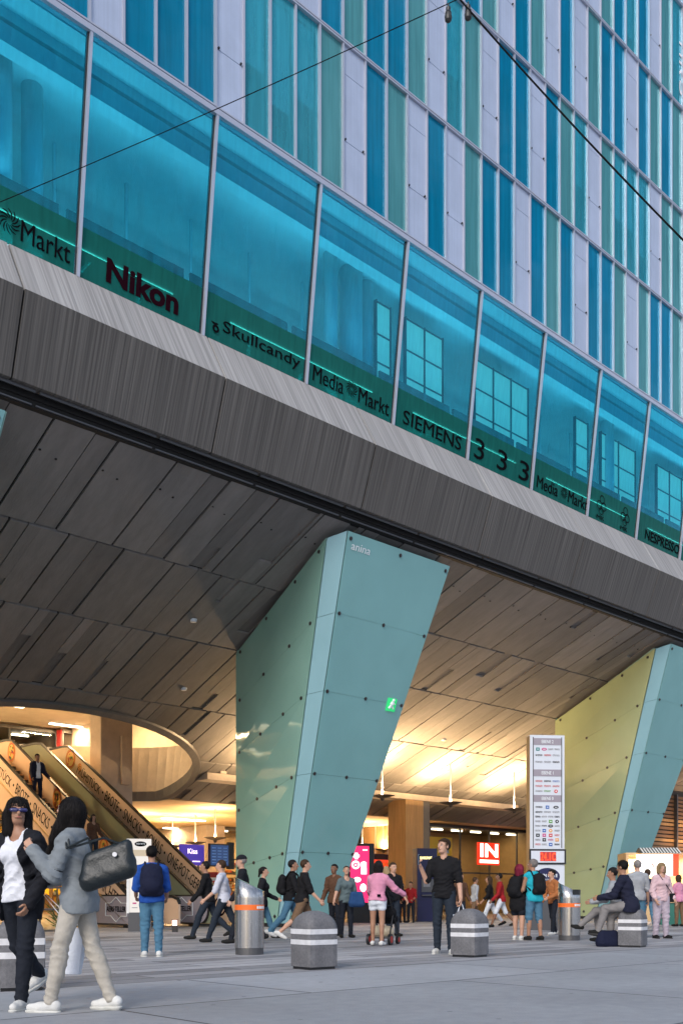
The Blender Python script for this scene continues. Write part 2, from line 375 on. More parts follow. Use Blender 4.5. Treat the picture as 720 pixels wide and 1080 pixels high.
# structural slab behind windows
rm = MB()
rm.box(XL, XR, 20.62, 28.5, 14.2, 14.5, 'room').box(XL, XR, 20.0, 28.5, 19.35, 19.6, 'room')
rm.box(XL, XR, 20.9, 21.3, 14.5, 14.7, 'roomd').box(XL, XR, 20.9, 21.1, 15.95, 16.12, 'roomd')
rm.build('sales_floor', B)
tr_ = MB(); t = XL
while t < XR:
    tr_.cyl((t, 20.75, 14.55), (t+1.1, 20.75, 16.1), .05, .05, 'room', 6); tr_.cyl((t+2.0, 20.75, 14.55), (t+2.15, 20.75, 16.1), .05, .05, 'room', 6); t += BW
for tt in range(int(XL), int(XR), 2): tr_.box(tt, tt+1.96, 22.4, 22.5, 17.2, 17.26, 'room'); tr_.box(tt+.5, tt+.56, 22.42, 22.48, 17.26, 19.3, 'room')
tr_.build('window_bracing', B)
dbm = MB()  # dark strips put in as the opposite roofline reflected in the glass
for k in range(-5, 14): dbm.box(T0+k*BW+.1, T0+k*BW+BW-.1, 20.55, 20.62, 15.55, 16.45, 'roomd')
dbm.build('reflected_roofline', B)
MB().box(XL, XR, 20.0, 20.35, 18.85, 19.25, 'room').build('ceiling_edge', B)
bw = MB(); t = XL   # back wall with tall window openings, open to the sky
openings = [(XL+2, XL+5), (23.6, 24.6), (26.2, 30.6), (32, 36), (37.2, 41), (42.5, 46), (47.5, 52)]
cur = XL
for o0, o1 in openings+[(XR, XR)]:
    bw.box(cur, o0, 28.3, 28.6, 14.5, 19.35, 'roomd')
    if o1 > o0:
        bw.box(o0, o1, 28.3, 28.6, 18.3, 19.35, 'roomd'); q = o0
        while q < o1: bw.box(q, q+.1, 28.35, 28.5, 14.5, 18.3, 'black'); q += 1.1
        for z in (15.4, 16.3, 17.3): bw.box(o0, o1, 28.36, 28.48, z, z+.08, 'black')
    cur = o1
bw.build('rear_wall', B)
for t, D, r in ((9.35, 21.0, .40), (10.4, 21.3, .24), (19.3, 20.95, .2), (20.25, 21.1, .34), (21.0, 21.2, .2), (33.9, 21.0, .26), (40.4, 21.0, .3), (47.5, 21.3, .35)):
    c = MB().cyl((t, D, 14.5), (t, D, 19.35), r, r, 'room', 20)
    c.build('interior_column', B, smooth=True)
M['reflglow'] = emit('reflection_glow', (1, .92, .80), .27)  # glowing panels stand in for windows reflected in the display glass
for p0, p1 in ((396, 411), (427, 466), (500, 556), (606, 619), (633, 669), (692, 730)):
    a, b_ = T(p0, 20.95), T(p1, 20.95); m = MB().box(a, b_, 20.95, 21.0, 15.2, 18.75, 'reflglow'); nx = max(1, round((b_-a)/1.0))
    for i in range(nx+1): m.box(a+(b_-a)*i/nx-.018, a+(b_-a)*i/nx+.018, 20.9, 21.02, 15.2, 18.8, 'black')
    for z in (15.2, 16.1, 16.95, 17.8, 18.75): m.box(a, b_, 20.91, 20.945, z-.018, z+.018, 'black')
    m.build('window_reflection_grid', B)
for k in range(-3, 12, 2):  # unseen fill lights added to brighten the rooms behind the glass
    ld = bpy.data.lights.new('room_fill_light', 'AREA'); ld.shape = 'RECTANGLE'; ld.size = 5; ld.size_y = 1.2; ld.energy = 125; ld.color = (.85, .95, 1)
    lo = bpy.data.objects.new('room_fill_light', ld); col.objects.link(lo); lo.parent = B; lo.location = (T0+k*BW+BW, 20.42, 14.95); lo.rotation_euler = (math.pi-R(28), 0, 0)
# display windows (one per bay)
for k in range(-5, 14):
    a = T0+k*BW; b_ = a+BW
    w = MB(); th = .035
    for (x0, x1) in ((a, a+.07),):
        w.hexa([(x0, gD(ZP)-.09, ZP-.02), (x1, gD(ZP)-.09, ZP-.02), (x1, gD(ZP)+.05, ZP-.02), (x0, gD(ZP)+.05, ZP-.02)], [(x0, gD(ZT)-.09, ZT), (x1, gD(ZT)-.09, ZT), (x1, gD(ZT)+.05, ZT), (x0, gD(ZT)+.05, ZT)], 'frame')
        w.hexa([(x0-.035, gD(ZP)-.03, ZP-.02), (x0-.002, gD(ZP)-.03, ZP-.02), (x0-.002, gD(ZP)+.05, ZP-.02), (x0-.035, gD(ZP)+.05, ZP-.02)], [(x0-.035, gD(ZT)-.03, ZT), (x0-.002, gD(ZT)-.03, ZT), (x0-.002, gD(ZT)+.05, ZT), (x0-.035, gD(ZT)+.05, ZT)], 'black')
    fo = w.build('display_window', B)
    MB().quad((a+.07, gD(ZP)-.01, ZP), (b_-.037, gD(ZP)-.01, ZP), (b_-.037, gD(ZT)-.01, ZT-.02), (a+.07, gD(ZT)-.01, ZT-.02), 'glassW').build('pane', fo)
    MB().hexa([(a+.08, gD(ZP)-.018, ZP), (b_-.05, gD(ZP)-.018, ZP), (b_-.05, gD(ZP)-.015, ZP), (a+.08, gD(ZP)-.015, ZP)], [(a+.08, gD(15.7)-.018, 15.7), (b_-.05, gD(15.7)-.018, 15.7), (b_-.05, gD(15.7)-.015, 15.7), (a+.08, gD(15.7)-.015, 15.7)], 'tealband').build('sign_band', fo)
    # transom above
def sign(body, p0, p1, z, h, m='letter', k=0, lab=None, sp=1.0, bold=.01):
    mb = MB(); D = 19.93; a = T(p0, D); b_ = T(p1, D)
    add_text(mb, body, (a, gD(z)-.032, z), (1, 0, 0), (0, -.1195, 1), b_-a, h*.85, m, .01, sp, bold)
    return mb
def swirl(mb, t, z, r, m='letter'):
    for i in range(12):
        a = 2*math.pi*i/12; pts = [(r*q*math.cos(a+q*1.2), r*q*math.sin(a+q*1.2)) for q in (.25, .5, .75, 1)]
        wd = [.02, .035, .04, .02]
        for j in range(3):
            p, q = pts[j], pts[j+1]; nx, ny = -(q[1]-p[1]), q[0]-p[0]; L = math.hypot(nx, ny); nx /= L; ny /= L; s_ = r*1.6
            Q = [(p[0]+nx*wd[j]*s_, p[1]+ny*wd[j]*s_), (p[0]-nx*wd[j]*s_, p[1]-ny*wd[j]*s_), (q[0]-nx*wd[j+1]*s_, q[1]-ny*wd[j+1]*s_), (q[0]+nx*wd[j+1]*s_, q[1]+ny*wd[j+1]*s_)]
            mb.add([(t+x, gD(z+y)-.035, z+y) for x, y in Q], [(0, 1, 2, 3)], m)
zb = 14.80
s = sign('Markt', 22, 74, zb, .5, bold=0); swirl(s, T(9, 19.95), zb+.27, .25); s.build('lettering', B)
sign('Nikon', 112, 188, zb, .62, 'maroon', bold=.035).build('lettering', B)
s = sign('Skullcandy', 235, 316, zb+.05, .42, bold=.0)
t_ = T(226, 19.95)
for q in range(16):
    a0, a1 = 2*math.pi*q/16, 2*math.pi*(q+1)/16
    for (cx, cz, r) in ((t_, zb+.33, .13), (t_+.03, zb+.12, .1)):
        s.add([(cx+rr*math.cos(aa), gD(zb)-.05, cz+rr*math.sin(aa)) for aa, rr in ((a0, r), (a1, r), (a1, r*.45), (a0, r*.45))], [(0, 1, 2, 3)], 'letter')
s.build('lettering', B)
s = sign('Media', 330, 362, zb, .48, bold=0); t_ = T(370, 19.95); swirl(s, t_, zb+.25, .22); s2 = sign('Markt', 378, 410, zb, .48, bold=0); s.add(s2.v, s2.f, 'letter'); s.build('lettering', B)
sign('SIEMENS', 425, 486, zb, .46, bold=.0).build('lettering', B)
for p in (500, 524, 547): sign('3', p, p+10, zb, .72, bold=0).build('lettering', B)
s = sign('Media', 566, 588, zb, .46, bold=0); swirl(s, T(594, 19.95), zb+.24, .2); s2 = sign('Markt', 599, 619, zb, .46, bold=0); s.add(s2.v, s2.f, 'letter'); s.build('lettering', B)
for p in (628, 653):
    s = MB()
    for (ddx, dz, r) in ((.3, .62, .16), (.16, .40, .17), (.44, .40, .17), (.3, .22, .14)):
        for q in range(14):
            a0, a1 = 2*math.pi*q/14, 2*math.pi*(q+1)/14; cx = T(p, 19.95)+ddx
            s.add([(cx+rr*math.cos(aa), gD(zb+dz)-.04, zb+dz+rr*math.sin(aa)) for aa, rr in ((a0, r), (a1, r), (a1, r*.8), (a0, r*.8))], [(0, 1, 2, 3)], 'letter')
    add_text(s, 'MK', (T(p, 19.95)+.05, gD(zb)-.03, zb-.08), (1, 0, 0), (0, -.12, 1), .5, .14, 'letter')
    s.build('lettering', B)
sign('NESPRESSO', 680, 716, zb, .42, bold=.01).build('lettering', B)
# ---- upper floors: narrow panels by pattern
PAT = [
 dict(s=-2, p='BBWBBBWCCCTWBTWBWTBBWBTBWBBTWTBBTCWBTB'),
 dict(s=3, p='BWCBWBTBBTWCTWBBWBTCWTCCCWTTWBCTWBTB'),
 dict(s=12, p='TWBBTWBTWBWTBBWBTBTBWTBCWBT'),
 dict(s=20, p='TWBWTBCBWTCCWBTBWTBCT'),
 dict(s=26, p='TWBCBTCBWTBWCTB'),
 dict(s=30, p='TBWCTBWTB'),
]
DM = 19.4; MW = BW/4; inside = []
extra = MB()
def frame_box(mb, a, z0, z1):
    mb.box(a-.028, a+.028, DM-.07, DM+.06, z0, z1, 'frame'); mb.box(a+.03, a+.045, DM-.03, DM+.06, z0, z1, 'black')
GM = {'B': 'glassB', 'T': 'glassT', 'C': 'glassC'}
for fl in range(6):
    z0, z1 = FL[fl], FL[fl+1]; pat = PAT[fl]
    for m_ in range(-20, 56):
        a = T0+m_*MW; b_ = a+MW; i = m_-pat['s']
        ty = pat['p'][i] if 0 <= i < len(pat['p']) else random.Random(m_*31+fl*7).choice('BBTWBCTW')
        px = [proj(x, DM, z)[0] for x in (a, b_) for z in (z0, z1)]; py = [proj(x, DM, z)[1] for x in (a, b_) for z in (z0, z1)]
        vis = max(px) > -5 and min(px) < 725 and max(py) > -5
        rr = random.Random(m_*77+fl*13)
        if ty == 'W':
            mb = MB() if vis else extra; h = z1-z0; zz = [z0+.06, z0+h*.36, z0+h*.80, z1-.06]; 
            mb.box(a+.05, b_-.03, DM-.02, DM+.05, zz[0], zz[1]-.008, 'white'); mb.box(a+.05, b_-.03, DM-.02, DM+.05, zz[1]+.008, zz[2]-.008, 'white'); mb.box(a+.05, b_-.03, DM-.02, DM+.05, zz[2]+.008, zz[3], 'white')
            mb.box(a+.05, b_-.03, DM+.03, DM+.06, zz[0], zz[3], 'black')
            for x in (a+.09, b_-.08): mb.cyl((x, DM-.06, zz[1]+.03), (x, DM-.01, zz[1]+.03), .028, .028, 'black', 6)
            if vis: mb.build('white_panel', B)
        else:
            mb = MB() if vis else extra
            e4 = [rr.uniform(-.008, .008) for _ in range(3)]; mb.quad((a+.045, DM+e4[0], z0+.06), (b_-.03, DM+e4[1], z0+.06), (b_-.03, DM+e4[1]+e4[2], z1-.06), (a+.045, DM+e4[0]+e4[2], z1-.06), GM[ty])
            if vis: mb.build('window_pane', B)
            ins = MB() if False else extra
            # blind or backing board behind the pane
            bd = {'B': rr.choice((.0, .0, .15, .35, .0, .6)), 'T': 1.0, 'C': rr.choice((.55, .7, 1.0, .8))}[ty]
            h = z1-z0
            if bd > 0: ins.box(a+.06, b_-.04, DM+.16, DM+.2, z1-.1-bd*(h-.2), z1-.1, 'blindC' if ty != 'T' else 'blindC')
# floors, backing, frames
fr = MB()
for m_ in range(-20, 57): frame_box(fr, T0+m_*MW, ZT, FL[6])
for z in [FL[0]]+FL[1:]:
    fr.box(XL, XR, DM-.085, DM+.06, z-.055, z-.012, 'frame'); fr.box(XL, XR, DM-.085, DM+.06, z+.012, z+.055, 'frame'); fr.box(XL, XR, DM-.03, DM+.05, z-.012, z+.012, 'black')
fr.box(XL, XR, DM-.10, DM+.2, 19.62, 19.71, 'frame')
fr.build('facade_frame', B)
ib = MB()
for z in FL: ib.box(XL, XR, DM+.1, DM+6, z-.2, z+.12, 'room')
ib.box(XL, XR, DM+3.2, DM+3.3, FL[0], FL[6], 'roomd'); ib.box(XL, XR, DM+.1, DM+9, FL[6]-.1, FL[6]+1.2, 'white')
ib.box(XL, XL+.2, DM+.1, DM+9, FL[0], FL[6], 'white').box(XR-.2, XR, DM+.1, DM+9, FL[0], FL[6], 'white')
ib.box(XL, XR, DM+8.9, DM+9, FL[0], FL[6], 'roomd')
ib.build('floor_slabs', B)
o = extra.build('facade_infill', B); o['kind'] = 'stuff'
s = MB(); z = FL[4]-1.4
for ch, dz in (('H', 0), ('R', .75), ('S', 1.5)):
    add_text(s, ch, (T0+30*MW+.65, DM-.02, FL[3]+2.6-dz), (0, 0, -1), (1, 0, 0), .55, .5, 'wletter')
s.build('lettering', B)

# ================================================================== PIERS
PG = glass('frosted_glass_blue', (.55, .85, .88), .9, .06, .72, (.30, .62, .62), 1.55, .35, .10, (.5, .5, .35))
PG2 = glass('frosted_glass_green', (.60, .85, .78), .9, .06, .72, (.33, .60, .52), 1.55, .35, .10, (.5, .5, .35))
PG3 = glass('frosted_glass_pale', (.65, .88, .92), .9, .08, .8, (.33, .58, .64), 1.55, .35, .10, (.5, .5, .35))
PG4 = glass('frosted_glass_warmlit', (.80, .88, .55), .9, .06, .72, (.46, .56, .34), 1.55, .35, .10, (.5, .5, .35))  # teal glass with warm lamp light painted into its tint
M['piercore'] = mat('pier_core_teal', (.22, .38, .38), .6, var=.2, vscale=.8)
def pier(label, dt, side=PG2):
    p = fthing('glass_clad_pier', label, 'pier', 21+dt, 23, 0, 'glass clad piers under the building')
    O = Vector((21, 23, 0))
    def V(t, D, z): return Vector((t, D, z))-O
    TL, TR = V(19.25, 20.2, 11.22), V(23.60, 20.2, 11.22)
    BL, BR = V(20.25, 23.9, .12), V(22.0, 23.9, .12)
    CL, CB = V(18.9, 20.65, 11.05), V(19.95, 24.1, .12)          # chamfer line
    KT, KB = V(19.95, 26.2, 8.95), V(19.95, 26.2, .12)
    RT, RB = V(23.3, 26.2, 8.95), V(22.2, 26.2, .12)
    i_ = Vector((.28, .22, 0)); j_ = Vector((-.22, .22, 0)); MB().hexa([CB+i_, BR+j_, RB+Vector((-.2, -.02, 0)), KB+Vector((.28, -.02, 0))], [CL+i_+Vector((0, 0, .25)), TR+j_+Vector((0, 0, .2)), RT+Vector((-.2, -.02, .2)), KT+Vector((.28, -.02, .2))], 'piercore').prism([KB, RB, RT+Vector((0, 0, .15)), KT+Vector((0, 0, .15))], (0, -.02, 0), 'piercore').hexa([CB+Vector((-.05, -.3, -.14)), BR+Vector((.1, -.12, -.14)), RB+Vector((.1, 0, -.14)), KB+Vector((-.05, 0, -.14))], [CB+Vector((-.05, -.3, .0)), BR+Vector((.1, -.12, 0)), RB+Vector((.1, 0, 0)), KB+Vector((-.05, 0, 0))], 'black').build('pier_core', p)
    def lerp(a, b_, u): return a+(b_-a)*u
    nr = 5; us = [0, .2, .41, .62, .81, 1]
    def strip(b0, b1, t0, t1, m, out, cols=1, cut_top=False):
        for i in range(nr):
            for c in range(cols):
                c0, c1 = c/cols, (c+1)/cols
                u0, u1 = us[i], us[i+1]
                q = [lerp(lerp(b0, b1, c0), lerp(t0, t1, c0), u0), lerp(lerp(b0, b1, c1), lerp(t0, t1, c1), u0), lerp(lerp(b0, b1, c1), lerp(t0, t1, c1), u1), lerp(lerp(b0, b1, c0), lerp(t0, t1, c0), u1)]
                cen = sum(q, Vector())/4
                q = [x+(cen-x).normalized()*.006+out*.02 for x in q]
                MB().prism(q, tuple(out*.025), m).build('glass_panel', p)
    nf = (TR-TL).cross(BL-TL).normalized(); nf = nf if nf.y < 0 else -nf
    ns = Vector((-1, 0, 0)); nr2 = (TR-BR).cross(RB-BR).normalized(); nr2 = nr2 if nr2.x > 0 else -nr2
    nc = (CL-TL).cross(BL-TL).normalized(); nc = nc if nc.y < 0 else -nc
    strip(BL, BR, TL, TR, PG, nf); strip(CB, BL, CL, TL, PG3, nc); strip(KB, CB, KT, CL, side, ns); strip(BR, RB, TR, RT, side, nr2)
    def fit(c, out):
        MB().cyl(c+out*.0, c+out*.08, .038, .038, 'bolt', 10).cyl(c+out*.05, c+out*.060, .058, .058, 'bolt', 10).build('point_fixing', p)
    for u in us[0:]:
        for w in (0.03, .5, .97): fit(lerp(lerp(BL, BR, w), lerp(TL, TR, w), min(max(u, .02), .985)), nf)
        for w in (.06, .38, .7, .94): fit(lerp(lerp(KB, CB, w), lerp(KT, CL, w), min(max(u, .02), .985)), ns)
    return p, nf, lerp, (BL, BR, TL, TR)
p1, nf, lerp, (BL, BR, TL, TR) = pier('teal glass pier widening upward beside the escalators, centre of the picture', 0)
ex = MB(); M['exitgreen'] = mat('exit_green', (.02, .42, .12), .4, emis=(.02, .5, .15), estr=.6)
c = lerp(lerp(BL, BR, .78), lerp(TL, TR, .78), .60)+nf*.06
ux = (TR-TL).normalized(); uz = nf.cross(ux).normalized(); uz = uz if uz.z > 0 else -uz
ex.prism([c, c+ux*.40, c+ux*.40+uz*.40, c+uz*.40], tuple(nf*.015), 'exitgreen')
def xy(a, b_): return c+ux*a*.64+uz*b_*.64+nf*.02
for a, b_, w in (((.15, .12), (.30, .30), .04), ((.30, .30), (.45, .14), .04), ((.30, .30), (.34, .46), .06), ((.34, .42), (.50, .36), .03), ((.32, .42), (.20, .34), .03)):
    ex.cyl(xy(*a), xy(*b_), w, w, 'wletter', 6)
ex.ball(xy(.38, .54), .05, 'wletter', 6); ex.build('running_figure_sign', p1)
s = MB(); add_text(s, 'Raiffe', c+ux*0+uz*0, ux, uz, .1, .1, 'wletter')
s = MB(); q0 = lerp(TL, TR, .05)+nf*.06-uz*.45; add_text(s, 'anina', q0, ux, uz, .75, .2, 'wletter', .004); s.build('lettering', p1)
pier('glass pier tinted yellow green for warm light beside the white directory sign on the right', 18.05, PG4)
pier('blue glass pier at the left edge, only its top corner showing', -14.35)

# ================================================================== ESCALATORS
C30, S30 = math.cos(R(30)), .5
D0, D1, ZTOP = 26.35, 37.0, 7.15
def topz(D): return 1.0 if D < D0 else (ZTOP if D > D1 else 1.0+(D-D0)*.5775)
PROF = [(25.45, .80), (25.55, .93), (25.8, 1.0), (26.0, 1.0), (26.35, 1.0), (26.9, 1.318)]+[(D, topz(D)) for D in (30, 33, 36.4)]+[(36.9, 7.08), (37.4, 7.15), (38.9, 7.15), (39.1, 7.05), (39.2, 6.9)]
def rail_band(mb, t0, t1, lo, hi, m, prof=PROF, zmin=.02):
    vs = []
    for (D, z) in prof:
        for t in (t0, t1):
            for o in (lo, hi): vs.append((t, D, max(z+o, zmin if o == lo else zmin+.01)))
    n = len(prof); fs = []
    for i in range(n-1):
        a = i*4; b_ = a+4
        fs += [(a, a+1, b_+1, b_), (a+2, b_+2, b_+3, a+3), (a+1, a+3, b_+3, b_+1), (a, b_, b_+2, a+2)]
    fs += [(0, 2, 3, 1), (4*n-4, 4*n-3, 4*n-1, 4*n-2)]
    mb.add(vs, fs, m); return mb
UX, UZ = Vector((0, -C30, -S30)), Vector((0, -S30, C30))
def food(mb, t, D, dz, r, sx=1):
    c = Vector((t, D, topz(D)+dz))
    for k, (q, m_) in enumerate(((1, 'crust'), (.84, 'sauce'), (.7, 'cheese'))):
        mb.prism([c+Vector((-.004*k, math.cos(a)*r*q*sx, math.sin(a)*r*q)) for a in [2*math.pi*i/20 for i in range(20)]], (-.004, 0, 0), m_)
    rg = random.Random(int(D*10))
    for i in range(14):
        a = rg.uniform(0, 6.28); q = rg.uniform(.1, .6)*r; s_ = r*rg.uniform(.08, .16); cc = c+Vector((-.016, math.cos(a)*q*sx, math.sin(a)*q))
        mb.prism([cc+Vector((0, math.cos(b_)*s_, math.sin(b_)*s_)) for b_ in [2*math.pi*j/8 for j in range(8)]], (-.004, 0, 0), rg.choice(['sauce', 'leaf', 'crust', 'olive']))
M['crust'] = mat('food_crust', (.62, .30, .06), .6, var=.15, vscale=20); M['sauce'] = mat('food_red', (.60, .06, .02), .5); M['cheese'] = mat('food_yellow', (.80, .48, .10), .5, var=.2, vscale=25)
M['leaf'] = mat('food_green', (.08, .22, .03), .6); M['olive'] = mat('food_dark', (.05, .02, .03), .5)
def disc(mb, c, ry, rz, m, th=.004):
    mb.prism([Vector(c)+Vector((0, math.cos(a)*ry, math.sin(a)*rz)) for a in [2*math.pi*i/24 for i in range(24)]], (-th, 0, 0), m)
def words(mb, t, off):
    L = [('FRÜHSTÜCK', 0, 2.05), ('·', 2.22, .1), ('BROTE', 2.5, 1.1), ('·', 3.75, .1), ('SNACKS', 4.05, 1.35), ('·', 5.55, .1), ('BOWLS', 5.85, 1.15), ('·', 7.15, .1), ('ONE-POT-GERICHTE', 7.45, 3.1)]
    for wd, s_, w in L:
        if s_+w+off > 11.3: continue
        st = Vector((t, 35.9, topz(35.9)))+UX*(s_+off)-UZ*.66
        h = .10 if wd == '·' else .40
        if wd == '·': st = st+UZ*.15
        add_text(mb, wd, st, UX, UZ, w, h, 'letter', .004, bold=.0)
def escalator(label, t0, t1, outer, inner, who):
    e = fthing('escalator', label, 'escalator', t0, 26.4, 0, 'escalators going up through the round opening')
    e_off = Vector((t0, 26.4, 0))
    def sh(mb): mb.v = [tuple(Vector(v)-e_off) for v in mb.v]; return mb
    for side, t in (('o', t0), ('i', t1)):
        m = outer if side == 'o' else inner
        b_ = sh(rail_band(MB(), t-.03, t+.03, -.92 if side == 'i' else -.92, -.09, m, zmin=.12)).build('balustrade', e)
        hr = sh(rail_band(MB(), t-.05, t+.05, -.075, .0, 'black')).build('handrail', b_, smooth=False)
        sh(rail_band(MB(), t-.07, t-.035, -.97, -.91, 'brass', zmin=.11).add([], [], 'brass')).build('trim', b_)
        yield_text = MB()
        if side == 'o' and who == 'text': words(yield_text, t-.032, 0)
        if side == 'i' and who == 'green': words(yield_text, t-.032, 0)
        if side == 'i' and who == 'green':
            food(yield_text, t-.034, 36.7, -.45, .42); food(yield_text, t-.034, 35.95, -.42, .16)
            c_ = Vector((t-.034, 26.6, topz(26.6)-.5)); disc(yield_text, c_, .33, .33, 'maroon'); disc(yield_text, c_-Vector((.006, 0, 0)), .26, .26, 'beige')
            for a in (.5, 1.2, 1.9): yield_text.cyl(Vector((t-.036, 27.25, topz(27.2)-.62)), Vector((t-.036, 27.25+.32*math.cos(a), topz(27.2)-.62+.34*math.sin(a))), .03, .07, 'green', 6)
        if side == 'i' and who == 'text':
            for D_, r_, z_ in ((36.9, .42, -.5), (35.1, .42, -.42), (33.2, .42, -.45), (31.6, .4, -.45), (29.9, .4, -.45)): food(yield_text, t-.034, D_, z_, r_, .8)
            disc(yield_text, (t-.036, 38.2, 6.72), .22, .26, 'letter'); add_text(yield_text, 'WIENER', Vector((t-.045, 38.36, 6.68)), (0, -1, 0), (0, 0, 1), .32, .09, 'wletter', .003)
        if yield_text.v: sh(yield_text).build('lettering', b_)
    # truss cladding, steps
    tr = MB(); prof = [(27.0, 1.318)]+[q for q in PROF if q[0] > 27]
    rail_band(tr, t0-.02, t1+.06, -1.95, -1.0, outer if outer != 'beige' else 'beige', prof, zmin=.06)
    sh(tr).build('truss_cladding', e)
    st = MB(); D = 26.4; z = 0.02
    st.box(t0+.08, t1-.08, 25.3, 26.5, .0, .03, 'steel')
    while z < 6.0:
        st.box(t0+.08, t1-.08, D, D+.44, z-.15, z+.0775*2.25, 'steps'); st.box(t0+.08, t1-.08, D-.004, D+.03, z+.15, z+.178, 'brass'); D += .346; z += .2
    st.box(t0+.08, t1-.08, D, 39.2, 5.9, 6.08, 'steel')
    sh(st).build('steps', e)
    # lower newel plate with a lettered badge
    nw = MB(); pts = [(t0-.07, 25.62+.38*(1-math.cos(a)), .56+.42*math.sin(a)) for a in [R(-90+180*i/12) for i in range(13)]]
    pts = [(t0-.07, 25.6+.42-.42*math.cos(R(q)), .55+.42*math.sin(R(q))) for q in range(-90, 91, 15)]
    pts = pts+[(t0-.07, 28.4, .97), (t0-.07, 28.4, .13)]
    nw.prism(pts, (.035, 0, 0), 'graybadge')
    up = MB().prism([(p[0]+.012, p[1]+(-.06 if p[1] < 27 else 0), p[2]+(.05 if p[2] > .56 else -.05)) for p in pts], (.03, 0, 0), 'black')
    nw.add(up.v, up.f, 'black')
    c_ = Vector((t0-.082, 27.0, .56))
    hexp = [(-.62, -.2), (-.62, .2), (-.3, .2), (0, .38), (.3, .2), (.62, .2), (.62, -.2), (.3, -.2), (0, -.38), (-.3, -.2)]
    for (a, b_), (c2, d2) in zip(hexp, hexp[1:]+hexp[:1]): nw.cyl(c_+Vector((0, a, b_)), c_+Vector((0, c2, d2)), .012, .012, 'wletter', 4)
    add_text(nw, 'AERS·TELLER', c_+Vector((0, .56, -.07)), (0, -1, 0), (0, 0, 1), 1.12, .17, 'letter', .004, bold=.02)
    sh(nw).build('newel', e)
    return e
def run(g):
    return g
# generator-free call: rebuild the function body result
import types
for args in (('left escalator with pizza pictures inside and a lettered beige outer panel', 16.0, 17.2, 'beige', 'beige', 'text'),
             ('right escalator with a green outer side and grey badge at its foot', 18.4, 19.6, 'greenp', 'beige', 'green')):
    g_ = escalator(*args)
    if isinstance(g_, types.GeneratorType): list(g_)

# pillars inside
cp = fthing('concrete_pillar', 'tall board marked concrete pillar behind the escalators in the round opening', 'pillar', T(118, 36.5), 36.5)
w_ = .74
MB().box(-w_, w_, -.4, .5, 0, 9.5, 'wellwall').build('shaft', cp, bevel=.03)
MB().box(.15, .55, -.55, -.405, 5.6, 7.6, 'wellwall').build('service_box', cp, bevel=.01)
wp = fthing('wooden_column', 'square wood clad column standing beside the navy booth under the sloping ceiling', 'column', T(432, 34.2), 34.2)
MB().box(-.95, .35, -.6, .6, 0, 5.95, 'wood').build('cladding', wp, bevel=.01)
MB().box(.36, .95, -.5, .5, 0, 5.98, 'soffit').build('concrete_core', wp, bevel=.02)

# ================================================================== HANGING LAMPS
M['lampglow'] = emit('lamp_glow', (1, .72, .38), 12)
def uplight(label, t, D, rod, power, dish=.55):
    L = fthing('hanging_uplight', label, 'lamp', t, D, zs(D)-rod, 'uplighters hanging on rods under the ceiling')
    MB().cyl((0, 0, -.15), (0, 0, rod), .035, .035, 'frame', 8).build('rod', L)
    m = MB(); m.lathe([(.06, -.16), (.1, -.06), (dish*.6, .0), (dish, .07), (dish*.98, .08), (.3, .03)], 'steeld', 20).build('dish', L)
    MB().lathe([(.05, .03), (.16, .04), (.17, .09), (.02, .10)], 'lampglow', 12).build('bulb', L)
    ld = bpy.data.lights.new('lamp', 'AREA'); ld.shape = 'DISK'; ld.size = .4; ld.energy = power; ld.color = (1, .64, .31)
    lo = bpy.data.objects.new('lamp', ld); col.objects.link(lo); lo.parent = L; lo.location = (0, 0, .12); lo.rotation_euler = (math.pi, 0, 0)
    return L
UP = [(T(300, 30.6), 'behind the centre pier'), (T(403, 30.6), 'just right of the centre pier'), (T(475, 30.6), 'above the man in black'), (T(542, 30.6), 'just left of the directory sign'), (T(615, 30.6), 'behind the yellow green pier'), (T(672, 30.6), 'behind the blue side of the right pier')]
for t, wh in UP: uplight('disc uplighter under the sloping ceiling, '+wh, t, 30.6, 1.95, 560)
for px, D, wh in ((227, 38.1, 'nearest the left edge of the pier'), (206, 42, 'over the purple screen'), (182, 45.4, 'far left over the escalator end'), (382, 39.3, 'above the pink advertising totem'), (404, 40.5, 'above the red hanging sign'), (300, 42, 'hidden behind the centre pier'), (470, 43, 'behind the wooden column'), (150, 43, 'behind the escalators')):
    uplight('disc uplighter on a rod under the flat ceiling, '+wh, T(px, D), D, 1.45, 230)
def arealamp(t, D, z, sx, sy, power, color=(1, .68, .34), up=False, name='lamp'):
    ld = bpy.data.lights.new(name, 'AREA'); ld.shape = 'RECTANGLE'; ld.size = sx; ld.size_y = sy; ld.energy = power; ld.color = color
    lo = bpy.data.objects.new(name, ld); col.objects.link(lo); lo.location = (-SX*D+CX*t, CX*D+SX*t, z); lo.rotation_euler = (math.pi if up else 0, 0, PHI); return lo
# ceiling light panels with their light
M['panelglow'] = emit('light_panel', (1, .85, .6), 5)
def ceiling_light(label, t, D, z, sx, sy, power):
    power = power*(1.7 if 'opening' in label or 'escalator landing' in label else 1); L = fthing('ceiling_light', label, 'ceiling light', t, D, z, 'long ceiling lights')
    MB().box(-sx/2, sx/2, -sy/2, sy/2, -.05, .0, 'panelglow').build('diffuser', L)
    MB().box(-sx/2-.04, sx/2+.04, -sy/2-.04, sy/2+.04, .002, .05, 'frame').build('housing', L)
    arealamp(t, D, z-.07, sx, sy, power)
k = 0
for t, D, wh in ((4, 43, 'far left in the upper hall'), (9, 41, 'left in the upper hall'), (14, 44, 'above the escalator landing'), (19, 42, 'beside the concrete pillar in the upper hall'), (24, 45, 'right in the upper hall'), (12, 36.5, 'over the round opening, left'), (21.5, 38.2, 'over the round opening, right')):
    ceiling_light('long warm ceiling light '+wh, t, D, 9.45, 2.2, .25, 260)
